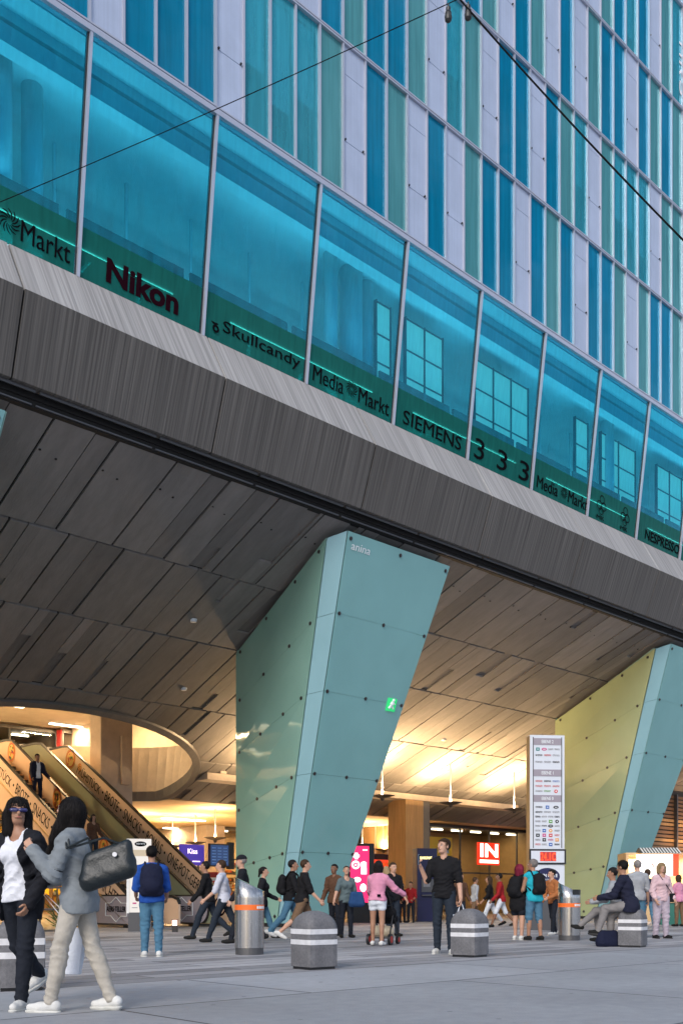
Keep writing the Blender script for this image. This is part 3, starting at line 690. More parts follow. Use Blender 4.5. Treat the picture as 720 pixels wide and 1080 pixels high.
for t, D, wh in ((26, 52, 'behind the escalators on the ground floor'), (34, 50, 'over the shop shelves left of the wooden column'), (42, 47, 'deep behind the wooden column'), (20, 50, 'far left on the ground floor'), (30, 44, 'behind the centre pier')):
    ceiling_light('long warm ceiling light '+wh, t, D, 5.09, 2.6, .3, 260)

# ================================================================== SHOPS
def colmat(nm, c, r=.5, **k): 
    if nm not in M: M[nm] = mat(nm, c, r, **k)
    return nm
GOODS = [colmat('goods_red', (.5, .04, .03)), colmat('goods_yellow', (.7, .45, .04)), colmat('goods_cream', (.6, .5, .35)), colmat('goods_brown', (.18, .08, .04)), colmat('goods_dark', (.03, .03, .03)), colmat('goods_white', (.6, .6, .56)), colmat('goods_green', (.07, .25, .06)), colmat('goods_orange', (.6, .2, .03))]
colmat('shopwall', (.30, .20, .10), .6, var=.12); colmat('shopyellow', (.72, .46, .03), .5); colmat('shopred', (.40, .02, .02), .5); colmat('shopdark', (.06, .045, .03), .6)
def shelf_unit(mb_f, mb_g, t0, t1, D, h, rg, step=.42):
    z = .25
    while z < h:
        mb_f.box(t0, t1, D-.35, D, z-.03, z, 'woodd'); x = t0+.04
        while x < t1-.1:
            w = rg.uniform(.06, .22); hh = rg.uniform(.12, step*.8)
            if rg.random() < .85: mb_g.box(x, min(x+w, t1), D-.3, D-.08, z+.002, z+hh, rg.choice(GOODS))
            x += w+.02
        z += step
    for x in (t0, t1): mb_f.box(x-.03, x+.03, D-.37, D+.01, .0, h, 'woodd')
def shop(label, t0, t1, D, h, depth, wall, seed, posts=2.4, z0=0, power=250, top=None):
    s = fthing('shop', label, 'shop', t0, D, z0); w = t1-t0; rg = random.Random(seed)
    m = MB().box(0, w, depth, depth+.1, 0, h, wall).box(-.1, 0, 0, depth+.1, 0, h, wall).box(w, w+.1, 0, depth+.1, 0, h, wall).box(-.1, w+.1, 0, depth, h, h+.1, 'shopdark')
    m.build('shell', s)
    f = MB(); x = 0
    while x <= w+.01: f.box(x-.035, x+.035, -.06, .04, 0, h, 'steeld'); x += w/max(1, round(w/posts))
    f.box(0, w, -.05, .03, 2.35, 2.43, 'steeld').box(0, w, -.07, .05, 0, .12, 'brass').box(0, w, -.07, .05, h-.15, h, 'steeld')
    f.build('frame', s)
    MB().quad((0, 0, .1), (w, 0, .1), (w, 0, h-.1), (0, 0, h-.1), 'clear').build('glazing', s)
    a, g = MB(), MB(); x = .4
    while x < w-1.6:
        L = rg.uniform(1.3, 2.2)
        if rg.random() < .95: shelf_unit(a, g, x, min(x+L, w-.2), depth-.1-rg.choice((0, 1.2, 3.2)), rg.choice((2.2, 3.0, 3.9)), rg)
        x += L+rg.uniform(.1, .5)
    a.build('shelving', s); o = g.build('shelf_goods', s); o['kind'] = 'stuff'
    c = MB().box(w*.3, w*.3+1.8, 1.0, 1.7, 0, 1.05, 'wood').box(w*.3-.05, w*.3+1.85, .95, 1.75, 1.05, 1.1, 'shopdark'); c.build('counter', s)
    l = MB(); x = .8
    while x < w: l.box(x, x+.9, depth*.4, depth*.4+.12, h-.12, h-.04, 'panelglow'); x += 1.8
    l.build('ceiling_lamps', s); arealamp(t0+w/2, D+depth*.45, z0+h-.2, w*.8, .5, power)
    return s
M['neonred'] = emit('neon_red', (1, .03, .01), .8); M['neonwhite'] = emit('neon_white', (1, .62, .5), 2.6)
s = shop('wood shelved shop behind glass with the red IN sign', T(452, 37.2), 52.5, 37.2, 5.1, 5, 'shopwall', 4, power=200)
inn = fthing('illuminated_sign', 'square red lit sign reading IN behind the shop glass', 'sign', T(504.5, 37.05), 37.05, 2.85)
k = T(526.5, 37.05)-T(504.5, 37.05)
MB().box(0, k, 0, .12, .05, 1.36, 'neonred').build('lightbox', inn)
s = MB(); add_text(s, 'IN', (k*.08, -.005, .5), (1, 0, 0), (0, 0, 1), k*.84, .8, 'neonwhite', .02, bold=.03)
s.box(k*.05, k*.95, -.02, -.002, .15, .34, 'neonwhite'); s.build('lettering', inn)
# yellow poster window of the same row
po = fthing('poster', 'yellow poster with red and white shapes beside the wooden column', 'poster', T(449, 37.0), 36.9, 2.0)
k = T(475, 37)-T(449, 37)
m = MB().box(0, k, 0, .06, 0, 2.35, 'shopyellow'); rg = random.Random(5)
colmat('pblue', (.25, .45, .75)); colmat('pred', (.65, .06, .02)); colmat('pwhite', (.8, .8, .78))
for i in range(16):
    x = rg.uniform(k*.5, k*.92); z = rg.uniform(.15, 2.2); a = rg.uniform(0, 3); L = rg.uniform(.1, .35)
    m.prism([(x+math.cos(a+b_)*L*q, -.003-.001*i, z+math.sin(a+b_)*L*q) for b_, q in ((0, 1), (1.3, .4), (3.1, 1), (4.5, .5))], (0, -.002, 0), rg.choice(['pblue', 'pred', 'pwhite', 'goods_orange']))
m.build('printed_sheet', po)
shop('cream lit shop with shelves behind the escalators on the left', 22.5, 33.5, 52, 5.1, 4, 'shopyellow', 8, power=500)
shop('bright shop with packed shelves left of the wooden column', 35, 44, 47.5, 5.1, 4, 'shopwall', 12, power=500)
shop('dark far shop behind the left escalator foot', 8, 21.5, 50, 5.1, 4, 'shopwall', 15, power=300)
s = shop('upper floor shop with red fascia seen through the round opening', T(66, 46), 36, 46, 3.3, 5, 'shopred', 21, z0=6.08, power=150)
shop('glazed upper floor hall left of the red fascia shop', 2, T(64, 46), 46.5, 3.3, 5, 'shopdark', 22, z0=6.08, power=120)
sg = fthing('shop_sign', 'red upper floor fascia sign with white lettering DIE MALL', 'sign', T(70, 45.7), 45.7, 7.45)
m = MB().box(0, 5.4, 0, .12, 0, .95, 'shopred'); add_text(m, 'DIE', (.35, -.01, .18), (1, 0, 0), (0, 0, 1), 1.1, .6, 'neonwhite', .01, bold=.03)
add_text(m, 'MALL', (2.6, -.01, .2), (1, 0, 0), (0, 0, 1), 1.9, .5, 'neonwhite', .01, bold=.03); m.build('panel', sg)
rl = fthing('glass_railing', 'low parapet railing with glass beside the upper escalator landing', 'railing', 20.0, 39.2, 6.08)
MB().box(0, 4.5, 0, .02, .1, 1.0, 'clear').build('glass_sheet', rl); MB().box(0, 4.5, -.03, .05, 1.0, 1.06, 'brass').build('handrail', rl)
bw_ = MB().box(-30, 8, 57, 57.3, 0, 5.13, 'shopdark').box(44, 110, 57, 57.3, 0, 5.13, 'shopdark').box(21.6, 22.4, 50, 57, 0, 5.13, 'wellwall').box(33.6, 34.9, 47, 57, 0, 5.13, 'wellwall')
tag(bw_.build('back_wall', rz=PHI), 'dark rear wall closing the ground floor hall behind the shops', 'wall')

# ------------------------------------------------------------------ right end: slatted facade, kiosk, stalls
sl = fthing('slatted_wall', 'brown horizontal slat wall and beams behind the right pier', 'wall', 50, 30.2)
m = MB().box(0, 34, 0, .2, 0, 8.0, 'shopdark'); m.build('backing', sl)
m = MB(); z = 3.6; rg = random.Random(2)
while z < 7.2: m.box(0, 34, -.1, -.005, z, z+.16, rg.choice(['woodd', 'wood', 'woodd'])); z += .24
m.build('slats', sl)
m = MB()
for x in range(0, 34, 3): m.box(x, x+.14, -.3, -.11, 0, 7.2, 'steeld')
m.build('posts', sl)
MB().box(0, 34, -.5, -.12, 3.3, 3.5, 'brass').build('ledge', sl)
arealamp(60, 29.0, 3.6, 10, .4, 260, (1, .6, .3), up=True); arealamp(62, 28.8, 3.0, 10, .4, 300, (1, .75, .5))
KX = thing('kiosk', 'small lit market kiosk with striped awning and a white Obst und Gemüse sign', 'kiosk', (XY(690, 39), 39, 0), R(-4))
colmat('kwood', (.55, .38, .2), .6, var=.1)
MB().box(-1.1, 1.3, .0, 1.6, 0, .95, 'kwood').box(-1.1, -1.0, 0, 1.6, .95, 2.6, 'kwood').box(1.2, 1.3, 0, 1.6, .95, 2.6, 'kwood').box(-1.1, 1.3, 1.5, 1.6, .95, 2.6, 'goods_cream').box(-1.1, 1.3, 0, 1.6, 2.6, 2.7, 'kwood').build('booth', KX)
M['klit'] = emit('lit_sign_face', (1, .93, .85), 1.3); M['kliton'] = emit('lit_red_face', (.9, .06, .02), .9)
kk = MB().box(-.75, .62, -.32, -.2, 1.78, 2.62, 'klit').box(.621, .85, -.32, -.2, 1.78, 2.62, 'kliton')
colmat('signblue', (.02, .08, .25)); add_text(kk, 'Obst', (-.68, -.325, 2.1), (1, 0, 0), (0, 0, 1), .42, .22, 'signblue', .006); add_text(kk, '&', (-.22, -.325, 2.1), (1, 0, 0), (0, 0, 1), .14, .24, 'pred', .006); add_text(kk, 'Gemüse', (-.04, -.325, 2.1), (1, 0, 0), (0, 0, 1), .6, .24, 'signblue', .006)
kk.build('sign_box', KX)
m = MB()
for i in range(26): x = -.70+i*.058; m.hexa([(x, -.55, 2.64), (x+.055, -.55, 2.64), (x+.055, .1, 2.72), (x, .1, 2.72)], [(x+.10, -.5, 2.66), (x+.155, -.5, 2.66), (x+.155, .15, 2.90), (x+.10, .15, 2.90)], 'pwhite' if i % 2 else 'goods_dark')
m.build('awning', KX)
m = MB(); rg = random.Random(9)
for i in range(26): m.ball((rg.uniform(-.9, 1.1), rg.uniform(.1, .7), 1.02), .06, rg.choice(['goods_red', 'goods_yellow', 'goods_green', 'goods_orange']), 6)
o = m.build('fruit_display', KX); o['kind'] = 'stuff'
ld = bpy.data.lights.new('kiosk_lamp', 'AREA'); ld.size = 1.6; ld.energy = 90; ld.color = (1, .85, .6); lo = bpy.data.objects.new('kiosk_lamp', ld); col.objects.link(lo); lo.parent = KX; lo.location = (0, .7, 2.5)
ps = thing('illuminated_sign', 'purple lit sign with white letters at the right edge beside the kiosk', 'sign', (XY(706, 40), 40.2, 2.05), R(-4))
M['purple'] = emit('purple_face', (.28, .03, .55), 1.1); M['pinkw'] = emit('pink_white', (1, .75, 1), 1.5)
m = MB().box(0, 1.5, 0, .12, 0, .55, 'purple'); add_text(m, 'KOCHI', (.08, -.01, .12), (1, 0, 0), (0, 0, 1), 1.1, .32, 'pinkw', .01, bold=.02); m.build('panel', ps)
MB().cyl((.7, .2, -2.05), (.7, .2, .0), .04, .04, 'black', 8).cyl((1.3, .2, -2.05), (1.3, .2, .0), .04, .04, 'black', 8).build('post', ps)
fs_ = thing('market_stall', 'green market stall with boxes of produce at the far right', 'stall', (XY(712, 34), 34, 0))
colmat('stallgreen', (.03, .16, .12)); m = MB().box(-.5, 1.2, 0, .8, .0, .75, 'stallgreen').box(-.55, 1.25, -.05, .85, .75, .8, 'kwood'); m.build('counter', fs_)
m = MB(); rg = random.Random(11)
for i in range(60): m.ball((rg.uniform(-.45, 1.1), rg.uniform(.05, .7), .85+rg.uniform(0, .3)), rg.uniform(.05, .09), rg.choice(['goods_red', 'goods_yellow', 'green', 'goods_orange', 'goods_cream', 'goods_brown']), 6)
o = m.build('produce', fs_); o['kind'] = 'stuff'

# ------------------------------------------------------------------ directory sign
DP = thing('directory_sign', 'tall white shop directory pylon with red lit digits, in front of the yellow green pier', 'sign', (XY(577, 28), 28, 0), R(6))
w2 = .50; H_ = 5.50
MB().box(-w2, w2, 0, .34, .95, H_, 'signwhite').build('body', DP, bevel=.01)
MB().box(-w2-.012, -w2-.001, .02, .32, .9, H_-.02, 'wood').build('wooden_side', DP)
MB().box(-w2+.02, w2-.02, .02, .32, 0, .949, 'steeld').build('base', DP)
fm = MB()
for x in (-w2+.08, w2-.10): fm.box(x, x+.022, -.012, -.001, 2.32, H_-.06, 'steeld')
fm.build('trim', DP)
for z, tx in ((5.22, 'EBENE 2'), (4.34, 'EBENE 1'), (2.32+1.30, 'EBENE 0')):
    h = MB().box(-w2+.105, w2-.105, -.010, -.001, z, z+.19, 'signhead'); add_text(h, tx, (-.17, -.014, z+.05), (1, 0, 0), (0, 0, 1), .34, .09, 'wletter', .004); h.build('header_plate', DP)
lg = MB(); rg = random.Random(17)
colmat('lteal', (.02, .2, .2)); colmat('lblue', (.03, .12, .4)); colmat('lgrey', (.25, .25, .27)); colmat('lred', (.55, .04, .04)); colmat('lpink', (.5, .05, .2)); colmat('lgreen', (.1, .3, .05)); colmat('lorange', (.7, .3, .05))
def logo_row(z, items):
    x = -w2+.13; n_ = len(items); wtot = 2*w2-.26; sl_ = wtot/n_
    for i, it in enumerate(items):
        cx = x+sl_*(i+.5); kind, c_ = it
        if kind == 'b': lg.box(cx-.05, cx+.05, -.008, -.001, z-.045, z+.045, c_); lg.box(cx-.025, cx+.025, -.010, -.0085, z-.01, z+.01, 'wletter')
        elif kind == 'o': lg.prism([(cx+.075*math.cos(a), -.001, z+.04*math.sin(a)) for a in [2*math.pi*j/16 for j in range(16)]], (0, -.006, 0), c_); lg.box(cx-.04, cx+.04, -.010, -.0078, z-.008, z+.008, 'wletter')
        elif kind == 'c': lg.prism([(cx+.05*math.cos(a), -.001, z+.05*math.sin(a)) for a in [2*math.pi*j/16 for j in range(16)]], (0, -.006, 0), c_); lg.box(cx-.015, cx+.015, -.010, -.0078, z-.02, z+.02, 'wletter')
        else:
            wd = sl_*.78; add_text(lg, ''.join(rg.choice('nmoeuacr') for _ in range(6)), (cx-wd/2, -.008, z-.022), (1, 0, 0), (0, 0, 1), wd, .05, c_, .004, bold=0)
G = 'lgrey'; K = 'letter'
logo_row(5.10, [('b', 'lteal'), ('o', 'lpink'), ('t', G), ('t', G)]); logo_row(4.93, [('t', K), ('t', 'lred'), ('t', G)]); logo_row(4.74, [('t', G), ('t', G), ('t', K)])
logo_row(4.20, [('t', 'lred'), ('t', K), ('t', 'lblue')]); logo_row(4.06, [('t', 'lred'), ('t', 'lred'), ('t', 'lred')]); logo_row(3.98-.06, [('t', G), ('t', 'lgreen'), ('c', 'lred')]); 
logo_row(3.20, [('t', K), ('t', G), ('t', G), ('t', K)][:4]); logo_row(3.07, [('t', G), ('t', G), ('b', 'lgreen'), ('c', K)]); logo_row(2.94, [('t', G), ('t', K), ('o', K), ('t', G)])
logo_row(3.33, [('t', K), ('t', G), ('t', G)]); logo_row(3.47, [('t', K), ('b', 'lblue'), ('o', K)]); logo_row(2.81, [('t', G), ('b', 'lblue'), ('c', 'lorange'), ('t', G)]); logo_row(2.68, [('b', K), ('b', 'lpink'), ('b', 'lred'), ('t', 'lred')]); logo_row(2.55, [('t', G), ('b', K), ('t', 'lpink'), ('b', 'lorange')]); logo_row(2.42, [('t', 'lred'), ('t', G), ('b', 'lblue'), ('t', K)])
lg.build('shop_logos', DP)
M['ledred'] = emit('led_red', (1, .05, .01), 2.2)
cl_ = MB().box(-w2-.03, w2+.03, -.03, -.002, 1.86, 2.29, 'black').box(-w2+.02, w2-.02, -.036, -.031, 1.91, 2.24, 'signwhite').box(-.22, .24, -.040, -.037, 1.95, 2.21, 'goods_red')
add_text(cl_, '24.1C', (-.2, -.044, 1.97), (1, 0, 0), (0, 0, 1), .42, .21, 'ledred', .004, bold=0, spacing=1.2); cl_.build('display', DP)
ov = MB(); ov.prism([(.36*math.cos(a), -.006, 1.52+.24*math.sin(a)) for a in [2*math.pi*j/28 for j in range(28)]], (0, .004, 0), 'navy')
add_text(ov, 'WIEN MITTE', (-.29, -.01, 1.50), (1, 0, 0), (0, 0, 1), .58, .09, 'wletter', .003, bold=.02); add_text(ov, 'THE MALL', (-.13, -.01, 1.41), (1, 0, 0), (0, 0, 1), .26, .045, 'wletter', .003)
ov.build('oval_logo', DP)
SP = thing('info_sign', 'narrow white information sign with oval logo in front of the man in blue', 'sign', (XY(147, 27), 27, 0), R(12))
M['signlit'] = emit('lit_white', (1, .95, .88), .22)
MB().box(-.27, .32, 0, .16, .52, 2.52, 'signlit').build('lightbox', SP, bevel=.005); MB().box(-.30, .32, .01, .15, 0, .519, 'steeld').build('base', SP); MB().box(-.34, -.275, -.01, .17, .5, 2.52, 'pwhite').build('edge_strip', SP)
m = MB(); m.prism([(.03+.16*math.cos(a), -.006, 2.38+.07*math.sin(a)) for a in [2*math.pi*j/24 for j in range(24)]], (0, .004, 0), 'letter'); add_text(m, 'WIEN MITTE', (-.09, -.01, 2.36), (1, 0, 0), (0, 0, 1), .24, .045, 'wletter', .002)
m.box(-.18, -.08, -.006, -.002, .75, .79, 'lpink').box(-.2, -.05, -.006, -.002, .64, .66, 'lgrey').box(-.22, .27, -.004, -.002, 2.05, 2.22, 'goods_cream'); m.build('printed_marks', SP)

# ------------------------------------------------------------------ screens, totem, booth, red sign
TT = thing('advertising_totem', 'black advertising totem with a glowing pink red screen right of the centre pier', 'advertising totem', (XY(380, 37), 37, 0), R(8))
MB().box(-.46, .52, 0, .3, 0, 2.95, 'black').build('housing', TT, bevel=.02)
M['adpink'] = emit('ad_screen', (.95, .02, .12), 1.0); M['adwhite'] = emit('ad_white', (1, .85, .85), 1.2)
m = MB().box(-.38, .32, -.012, -.001, .75, 2.85, 'adpink')
def dd(x, z, r, q=1): m.prism([(x+r*math.cos(a), -.016, z+r*q*math.sin(a)) for a in [2*math.pi*j/18 for j in range(18)]], (0, .003, 0), 'adwhite')
for a in range(16):
    t0_, t1_ = 2*math.pi*a/16, 2*math.pi*(a+1)/16
    m.add([(-.18+r*math.cos(q), -.018, 2.15+r*math.sin(q)) for q, r in ((t0_, .16), (t1_, .16), (t1_, .09), (t0_, .09))], [(0, 1, 2, 3)], 'adwhite')
dd(-.18, 2.15, .04); m.box(-.22, -.1, -.018, -.013, 2.36, 2.6, 'adwhite').box(-.28, -.04, -.0185, -.013, 2.43, 2.53, 'adwhite')
for i in range(4): m.box(.02+i*.055, .06+i*.055, -.018, -.013, 2.0, 2.3-.03*abs(i-1.5), 'adwhite')
m.box(.02, .23, -.0185, -.013, 1.8, 2.02, 'adwhite').box(.08, .26, -.018, -.013, 2.68, 2.73, 'adwhite'); dd(-.12, 1.6, .14, .7); dd(.1, 1.3, .12, 1.3); dd(-.2, 1.1, .1)
m.build('screen', TT)
NB = thing('cash_machine', 'tall navy cash machine booth beside the wooden column', 'cash machine', (XY(448, 38.6), 38.6, 0), R(14))
MB().box(-.32, .50, 0, .6, 0, 2.85, 'navy').build('cabinet', NB, bevel=.02)
M['yl'] = emit('yellow_white', (1, .85, .35), 1.8)
m = MB(); add_text(m, 'BANKOMAT', (-.2, -.01, 2.42), (1, 0, 0), (0, 0, 1), .48, .11, 'yl', .006); m.build('lettering', NB)
MB().box(-.15, .35, -.03, -.002, 1.15, 1.65, 'steeld').box(-.08, .2, -.036, -.031, 1.35, 1.58, 'lgrey').box(-.15, .35, -.14, -.03, 1.0, 1.05, 'steeld').build('keypad_panel', NB)
PSn = fthing('information_screen', 'purple information screen with white lettering over the escalator foot', 'screen', T(203, 36), 36, 0, 'screens behind the escalator foot')
M['scrpurple'] = emit('screen_purple', (.05, .03, .25), .8)
m = MB().box(-.62, .62, 0, .12, 2.35, 3.25, 'scrpurple'); add_text(m, 'Kiss', (-.25, -.01, 2.85), (1, 0, 0), (0, 0, 1), .5, .22, 'pinkw', .006); m.box(-.0, .4, -.01, -.002, 2.5, 2.54, 'pinkw'); m.build('display', PSn)
MB().cyl((-.4, .15, 0), (-.4, .15, 2.35), .05, .05, 'black', 8).cyl((.4, .15, 0), (.4, .15, 2.35), .05, .05, 'black', 8).build('stand', PSn)
DS = fthing('information_screen', 'dark blue departure screen in two panels left of the centre pier', 'screen', T(235, 35.5), 35.5, 0, 'screens behind the escalator foot')
M['scrblue'] = emit('screen_blue', (.02, .05, .14), .8)
m = MB().box(-.7, .35, 0, .14, 2.3, 3.3, 'black').box(-.65, .30, -.006, -.001, 2.36, 3.24, 'scrblue')
for i in range(6):
    for x in (-.58, -.28, .02): m.box(x, x+.2, -.009, -.0065, 2.45+i*.13, 2.48+i*.13, 'pblue')
m.build('display', DS); MB().box(.42, .7, .1, .3, 2.2, 3.4, 'black').build('side_panel', DS); MB().cyl((0, .15, 0), (0, .15, 2.3), .06, .06, 'black', 8).build('stand', DS)
RS = fthing('vending_machine', 'red and white snack machine with lit front behind the walkers on the left', 'vending machine', T(226, 36.8), 36.8)
MB().box(-.45, .45, 0, .7, 0, 2.1, 'shopred').build('cabinet', RS, bevel=.02); MB().box(-.35, .35, -.01, -.001, .9, 1.5, 'klit').box(-.3, .2, -.016, -.011, 1.7, 1.85, 'wletter').build('lit_front', RS)
HS = fthing('hanging_sign', 'small red sign with a dark header hanging right of the pink totem', 'sign', T(403, 40), 40, 2.7)
M['redlit'] = emit('red_sign', (.8, .05, .02), .7)
m = MB().box(-.62, .62, 0, .1, 0, .42, 'redlit').box(-.62, .62, 0, .1, .43, .75, 'navy'); add_text(m, 'Handsdorf', (-.5, -.01, .1), (1, 0, 0), (0, 0, 1), 1.0, .2, 'goods_yellow', .006); m.build('panel', HS)
MB().cyl((-.5, .05, .75), (-.5, .05, 2.44), .02, .02, 'frame', 6).cyl((.5, .05, .75), (.5, .05, 2.44), .02, .02, 'frame', 6).build('rod', HS)

# ------------------------------------------------------------------ bollards
def bollard(label, x, y, rz, marks=0):
    b_ = thing('stone_bollard', label, 'bollard', (x, y, 0), rz, 'domed stone bollards with white bands')
    s0 = .222; zb_, zt = .52, .745
    def sec(z): return s0 if z <= zb_ else s0*math.sqrt(max(0, 1-((z-zb_)/(zt-zb_))**2))**.9
    zsn = [.035, .2, .4, .52]+[.52+(.225)*math.sin(R(a)) for a in range(8, 90, 8)]+[.7445]
    m = MB(); vs = []; n_ = 32
    def pt(a, s_, z):
        p = 14 if z <= .52 else 14-9*((z-.52)/.225); c, q = math.cos(a), math.sin(a); r = s_/((abs(c)**p+abs(q)**p)**(1/p)); return (r*c, r*q, z)
    for z in zsn: vs += [pt(R(45)+2*math.pi*i/n_, max(sec(z), .004), z) for i in range(n_)]
    fs = [(j*n_+i, j*n_+(i+1) % n_, (j+1)*n_+(i+1) % n_, (j+1)*n_+i) for j in range(len(zsn)-1) for i in range(n_)]+[tuple(range(n_))[::-1], tuple(range(n_*(len(zsn)-1), n_*len(zsn)))]
    m.add(vs, fs, 'granite'); o = m.build('block', b_)
    for p in o.data.polygons:
        if p.center.z > .5: p.use_smooth = True
    for z0, z1 in ((.315, .378), (.448, .513)):
        m = MB(); vs = []
        for z in (z0, z1): vs += [pt(R(45)+2*math.pi*i/n_, s0+.0025, z) for i in range(n_)]
        m.add(vs, [(i, (i+1) % n_, n_+(i+1) % n_, n_+i) for i in range(n_)], 'bandwhite').build('white_band', b_)
    MB().box(-s0+.03, s0-.03, -s0+.03, s0-.03, 0, .04, 'black').build('base', b_)
    return b_
bollard('domed stone bollard with white bands between the steel bin and the man in black', XY(331, 12.75), 12.75, R(38))
bollard('domed stone bollard with white bands beside the man in black holding a bag', XY(495, 15.4), 15.4, R(52))
bollard('domed stone bollard with white bands on which the man in the dark jacket sits', XY(667, 18.5), 18.5, R(58))
bollard('domed stone bollard behind the two women at the left edge', XY(22, 9.85), 9.85, R(20))
# ------------------------------------------------------------------ steel bins
def bin_(label, x, y, rz, slot):
    b_ = thing('litter_bin', label, 'bin', (x, y, 0), rz, 'steel litter bins with orange bands')
    r = .235; n_ = 36; vs = []; zz = (.11, .5, .9)
    for z in zz: vs += [(r*math.cos(2*math.pi*i/n_), r*math.sin(2*math.pi*i/n_), z) for i in range(n_)]
    top = [(r*math.cos(2*math.pi*i/n_), r*math.sin(2*math.pi*i/n_), 1.13-.115*math.cos(2*math.pi*i/n_)) for i in range(n_)]; vs += top
    fs = [(j*n_+i, j*n_+(i+1) % n_, (j+1)*n_+(i+1) % n_, (j+1)*n_+i) for j in range(3) for i in range(n_)]+[tuple(range(3*n_, 4*n_))]
    o = MB().add(vs, fs, 'steel').build('drum', b_)
    for p in o.data.polygons:
        if len(p.vertices) == 4: p.use_smooth = True
    MB().cyl((0, 0, 0), (0, 0, .109), r-.01, r-.01, 'steeld', 30).build('base', b_)
    m = MB(); vs = []
    for z in (.715, .80): vs += [((r+.003)*math.cos(2*math.pi*i/n_), (r+.003)*math.sin(2*math.pi*i/n_), z) for i in range(n_)]
    m.add(vs, [(i, (i+1) % n_, n_+(i+1) % n_, n_+i) for i in range(n_)], 'orange'); m.build('orange_band', b_, smooth=True)
    m = MB()
    for i in range(5): a = R(-55+i*9) if not slot else R(-60+i*9); m.box(0, .028, 0, .003, .735, .78, 'wletter'); k_ = len(m.v)-8; m.v[k_:] = [((r+.005+v[1])*math.cos(a+v[0]*4.), (r+.005+v[1])*math.sin(a+v[0]*4.), v[2]) for v in m.v[k_:]]
    m.build('small_print', b_)
    if slot:
        m = MB(); vs = []
        for z in (.98, 1.09): vs += [((r+.004)*math.cos(R(-70+i*8)), (r+.004)*math.sin(R(-70+i*8)), z-.0) for i in range(14)]
        m.add(vs, [(i, i+1, 14+i+1, 14+i) for i in range(13)], 'black').build('opening', b_)
    return b_
bin_('steel litter bin with slanted top left of the centre pier', XY(263, 16.0), 16.0, R(0), False)
bin_('steel litter bin with open slot in front of the directory sign', XY(600, 21.4), 21.4, R(-15), True)

# ------------------------------------------------------------------ cables with street bulbs
M['cablemat'] = mat('cable_rubber', (.006, .006, .007), .9, spec=.1)
def cable(label, pts, r, name='overhead_cable'):
    m = MB(); P_ = []
    for (a, b_) in zip(pts[:-1], pts[1:]):
        a, b_ = Vector(a), Vector(b_)
        for i in range(8): u = i/8; P_.append(a.lerp(b_, u)-Vector((0, 0, .12*4*u*(1-u)*.5)))
    P_.append(Vector(pts[-1])); m.tube(P_, r, 'cablemat', 6); return tag(m.build(name), label, 'cable')
def W3(px, py, Y): return ((px-360)/1050*Y, Y, .9+(948-py)*Y/1050)
hub = W3(484, -2, 12)
cable('thin black cable crossing the left windows up to the hanging bulb', [W3(-120, 262, 13.2), W3(484, -2, 12)], .006)
cable('thick black cable falling to the right across the upper facade', [W3(484, -2, 12), W3(760, 293, 11.2)], .011)
cable('short cable leaving the hanging bulbs upward out of view', [W3(484, -2, 12), W3(560, -260, 12.5)], .012)
for px, py, wh in ((472.5, 6, 'left'), (493.5, 4, 'right')):
    x, y, z = W3(px, py, 12); L = thing('hanging_bulb', 'black hanging bulb lamp, the %s of the two at the top' % wh, 'lamp', (x, y, z), 0, 'bulb lamps hanging from the cable')
    MB().lathe([(.008, .03), (.012, 0), (.028, -.02), (.028, -.06), (.04, -.085)], 'black', 12).build('socket', L)
    MB().lathe([(.036, -.086), (.045, -.13), (.04, -.17), (.02, -.19), (.004, -.195)], 'goods_dark', 12).build('bulb', L)

# ------------------------------------------------------------------ plants and rack behind the left women
rk = thing('display_rack', 'black open display rack with plants behind the two women', 'rack', (XY(52, 21), 21, 0))
m = MB()
for x in (-.35, .25):
    for y in (0, .4): m.box(x, x+.04, y, y+.04, 0, 1.15, 'black')
for z in (.2, .65, 1.11): m.box(-.35, .29, 0, .44, z, z+.04, 'black')
m.build('frame', rk)
def leafy(name, label, x, y, z, r, n_, seed):
    p = thing(name, label, 'plant', (x, y, z)); rg = random.Random(seed)
    MB().lathe([(.09, 0), (.13, .2), (.12, .2), (.02, .19)], 'goods_brown', 14).build('pot', p)
    m = MB()
    for i in range(n_):
        a = rg.uniform(0, 6.28); e_ = rg.uniform(.2, 1.4); L = r*rg.uniform(.5, 1); d_ = Vector((math.cos(a)*math.cos(e_), math.sin(a)*math.cos(e_), math.sin(e_)))
        b_ = Vector((0, 0, .2))+d_*L*.35; t_ = b_+d_*L; s_ = d_.cross(Vector((0, 0, 1))).normalized()*.035; md_ = (b_+t_)/2+Vector((0, 0, .03))
        m.add([b_, md_-s_, t_-Vector((0, 0, .05)), md_+s_], [(0, 1, 2, 3)], 'green')
    m.build('foliage', p); return p
leafy('potted_plant', 'potted plant on top of the black display rack', XY(48, 21), 21.2, 1.152, .5, 60, 1)
leafy('potted_plant', 'potted plant standing on the ground beside the black display rack', XY(70, 21.5), 21.5, 0, .7, 80, 2)
lm = thing('floor_lamp_box', 'small glowing white light at the foot of the escalator', 'lamp', (XY(184, 26.5), 26.5, .25))
MB().box(-.06, .06, 0, .06, -.07, .07, 'neonwhite').box(-.08, .08, .061, .1, -.25, .09, 'black').build('lens', lm)

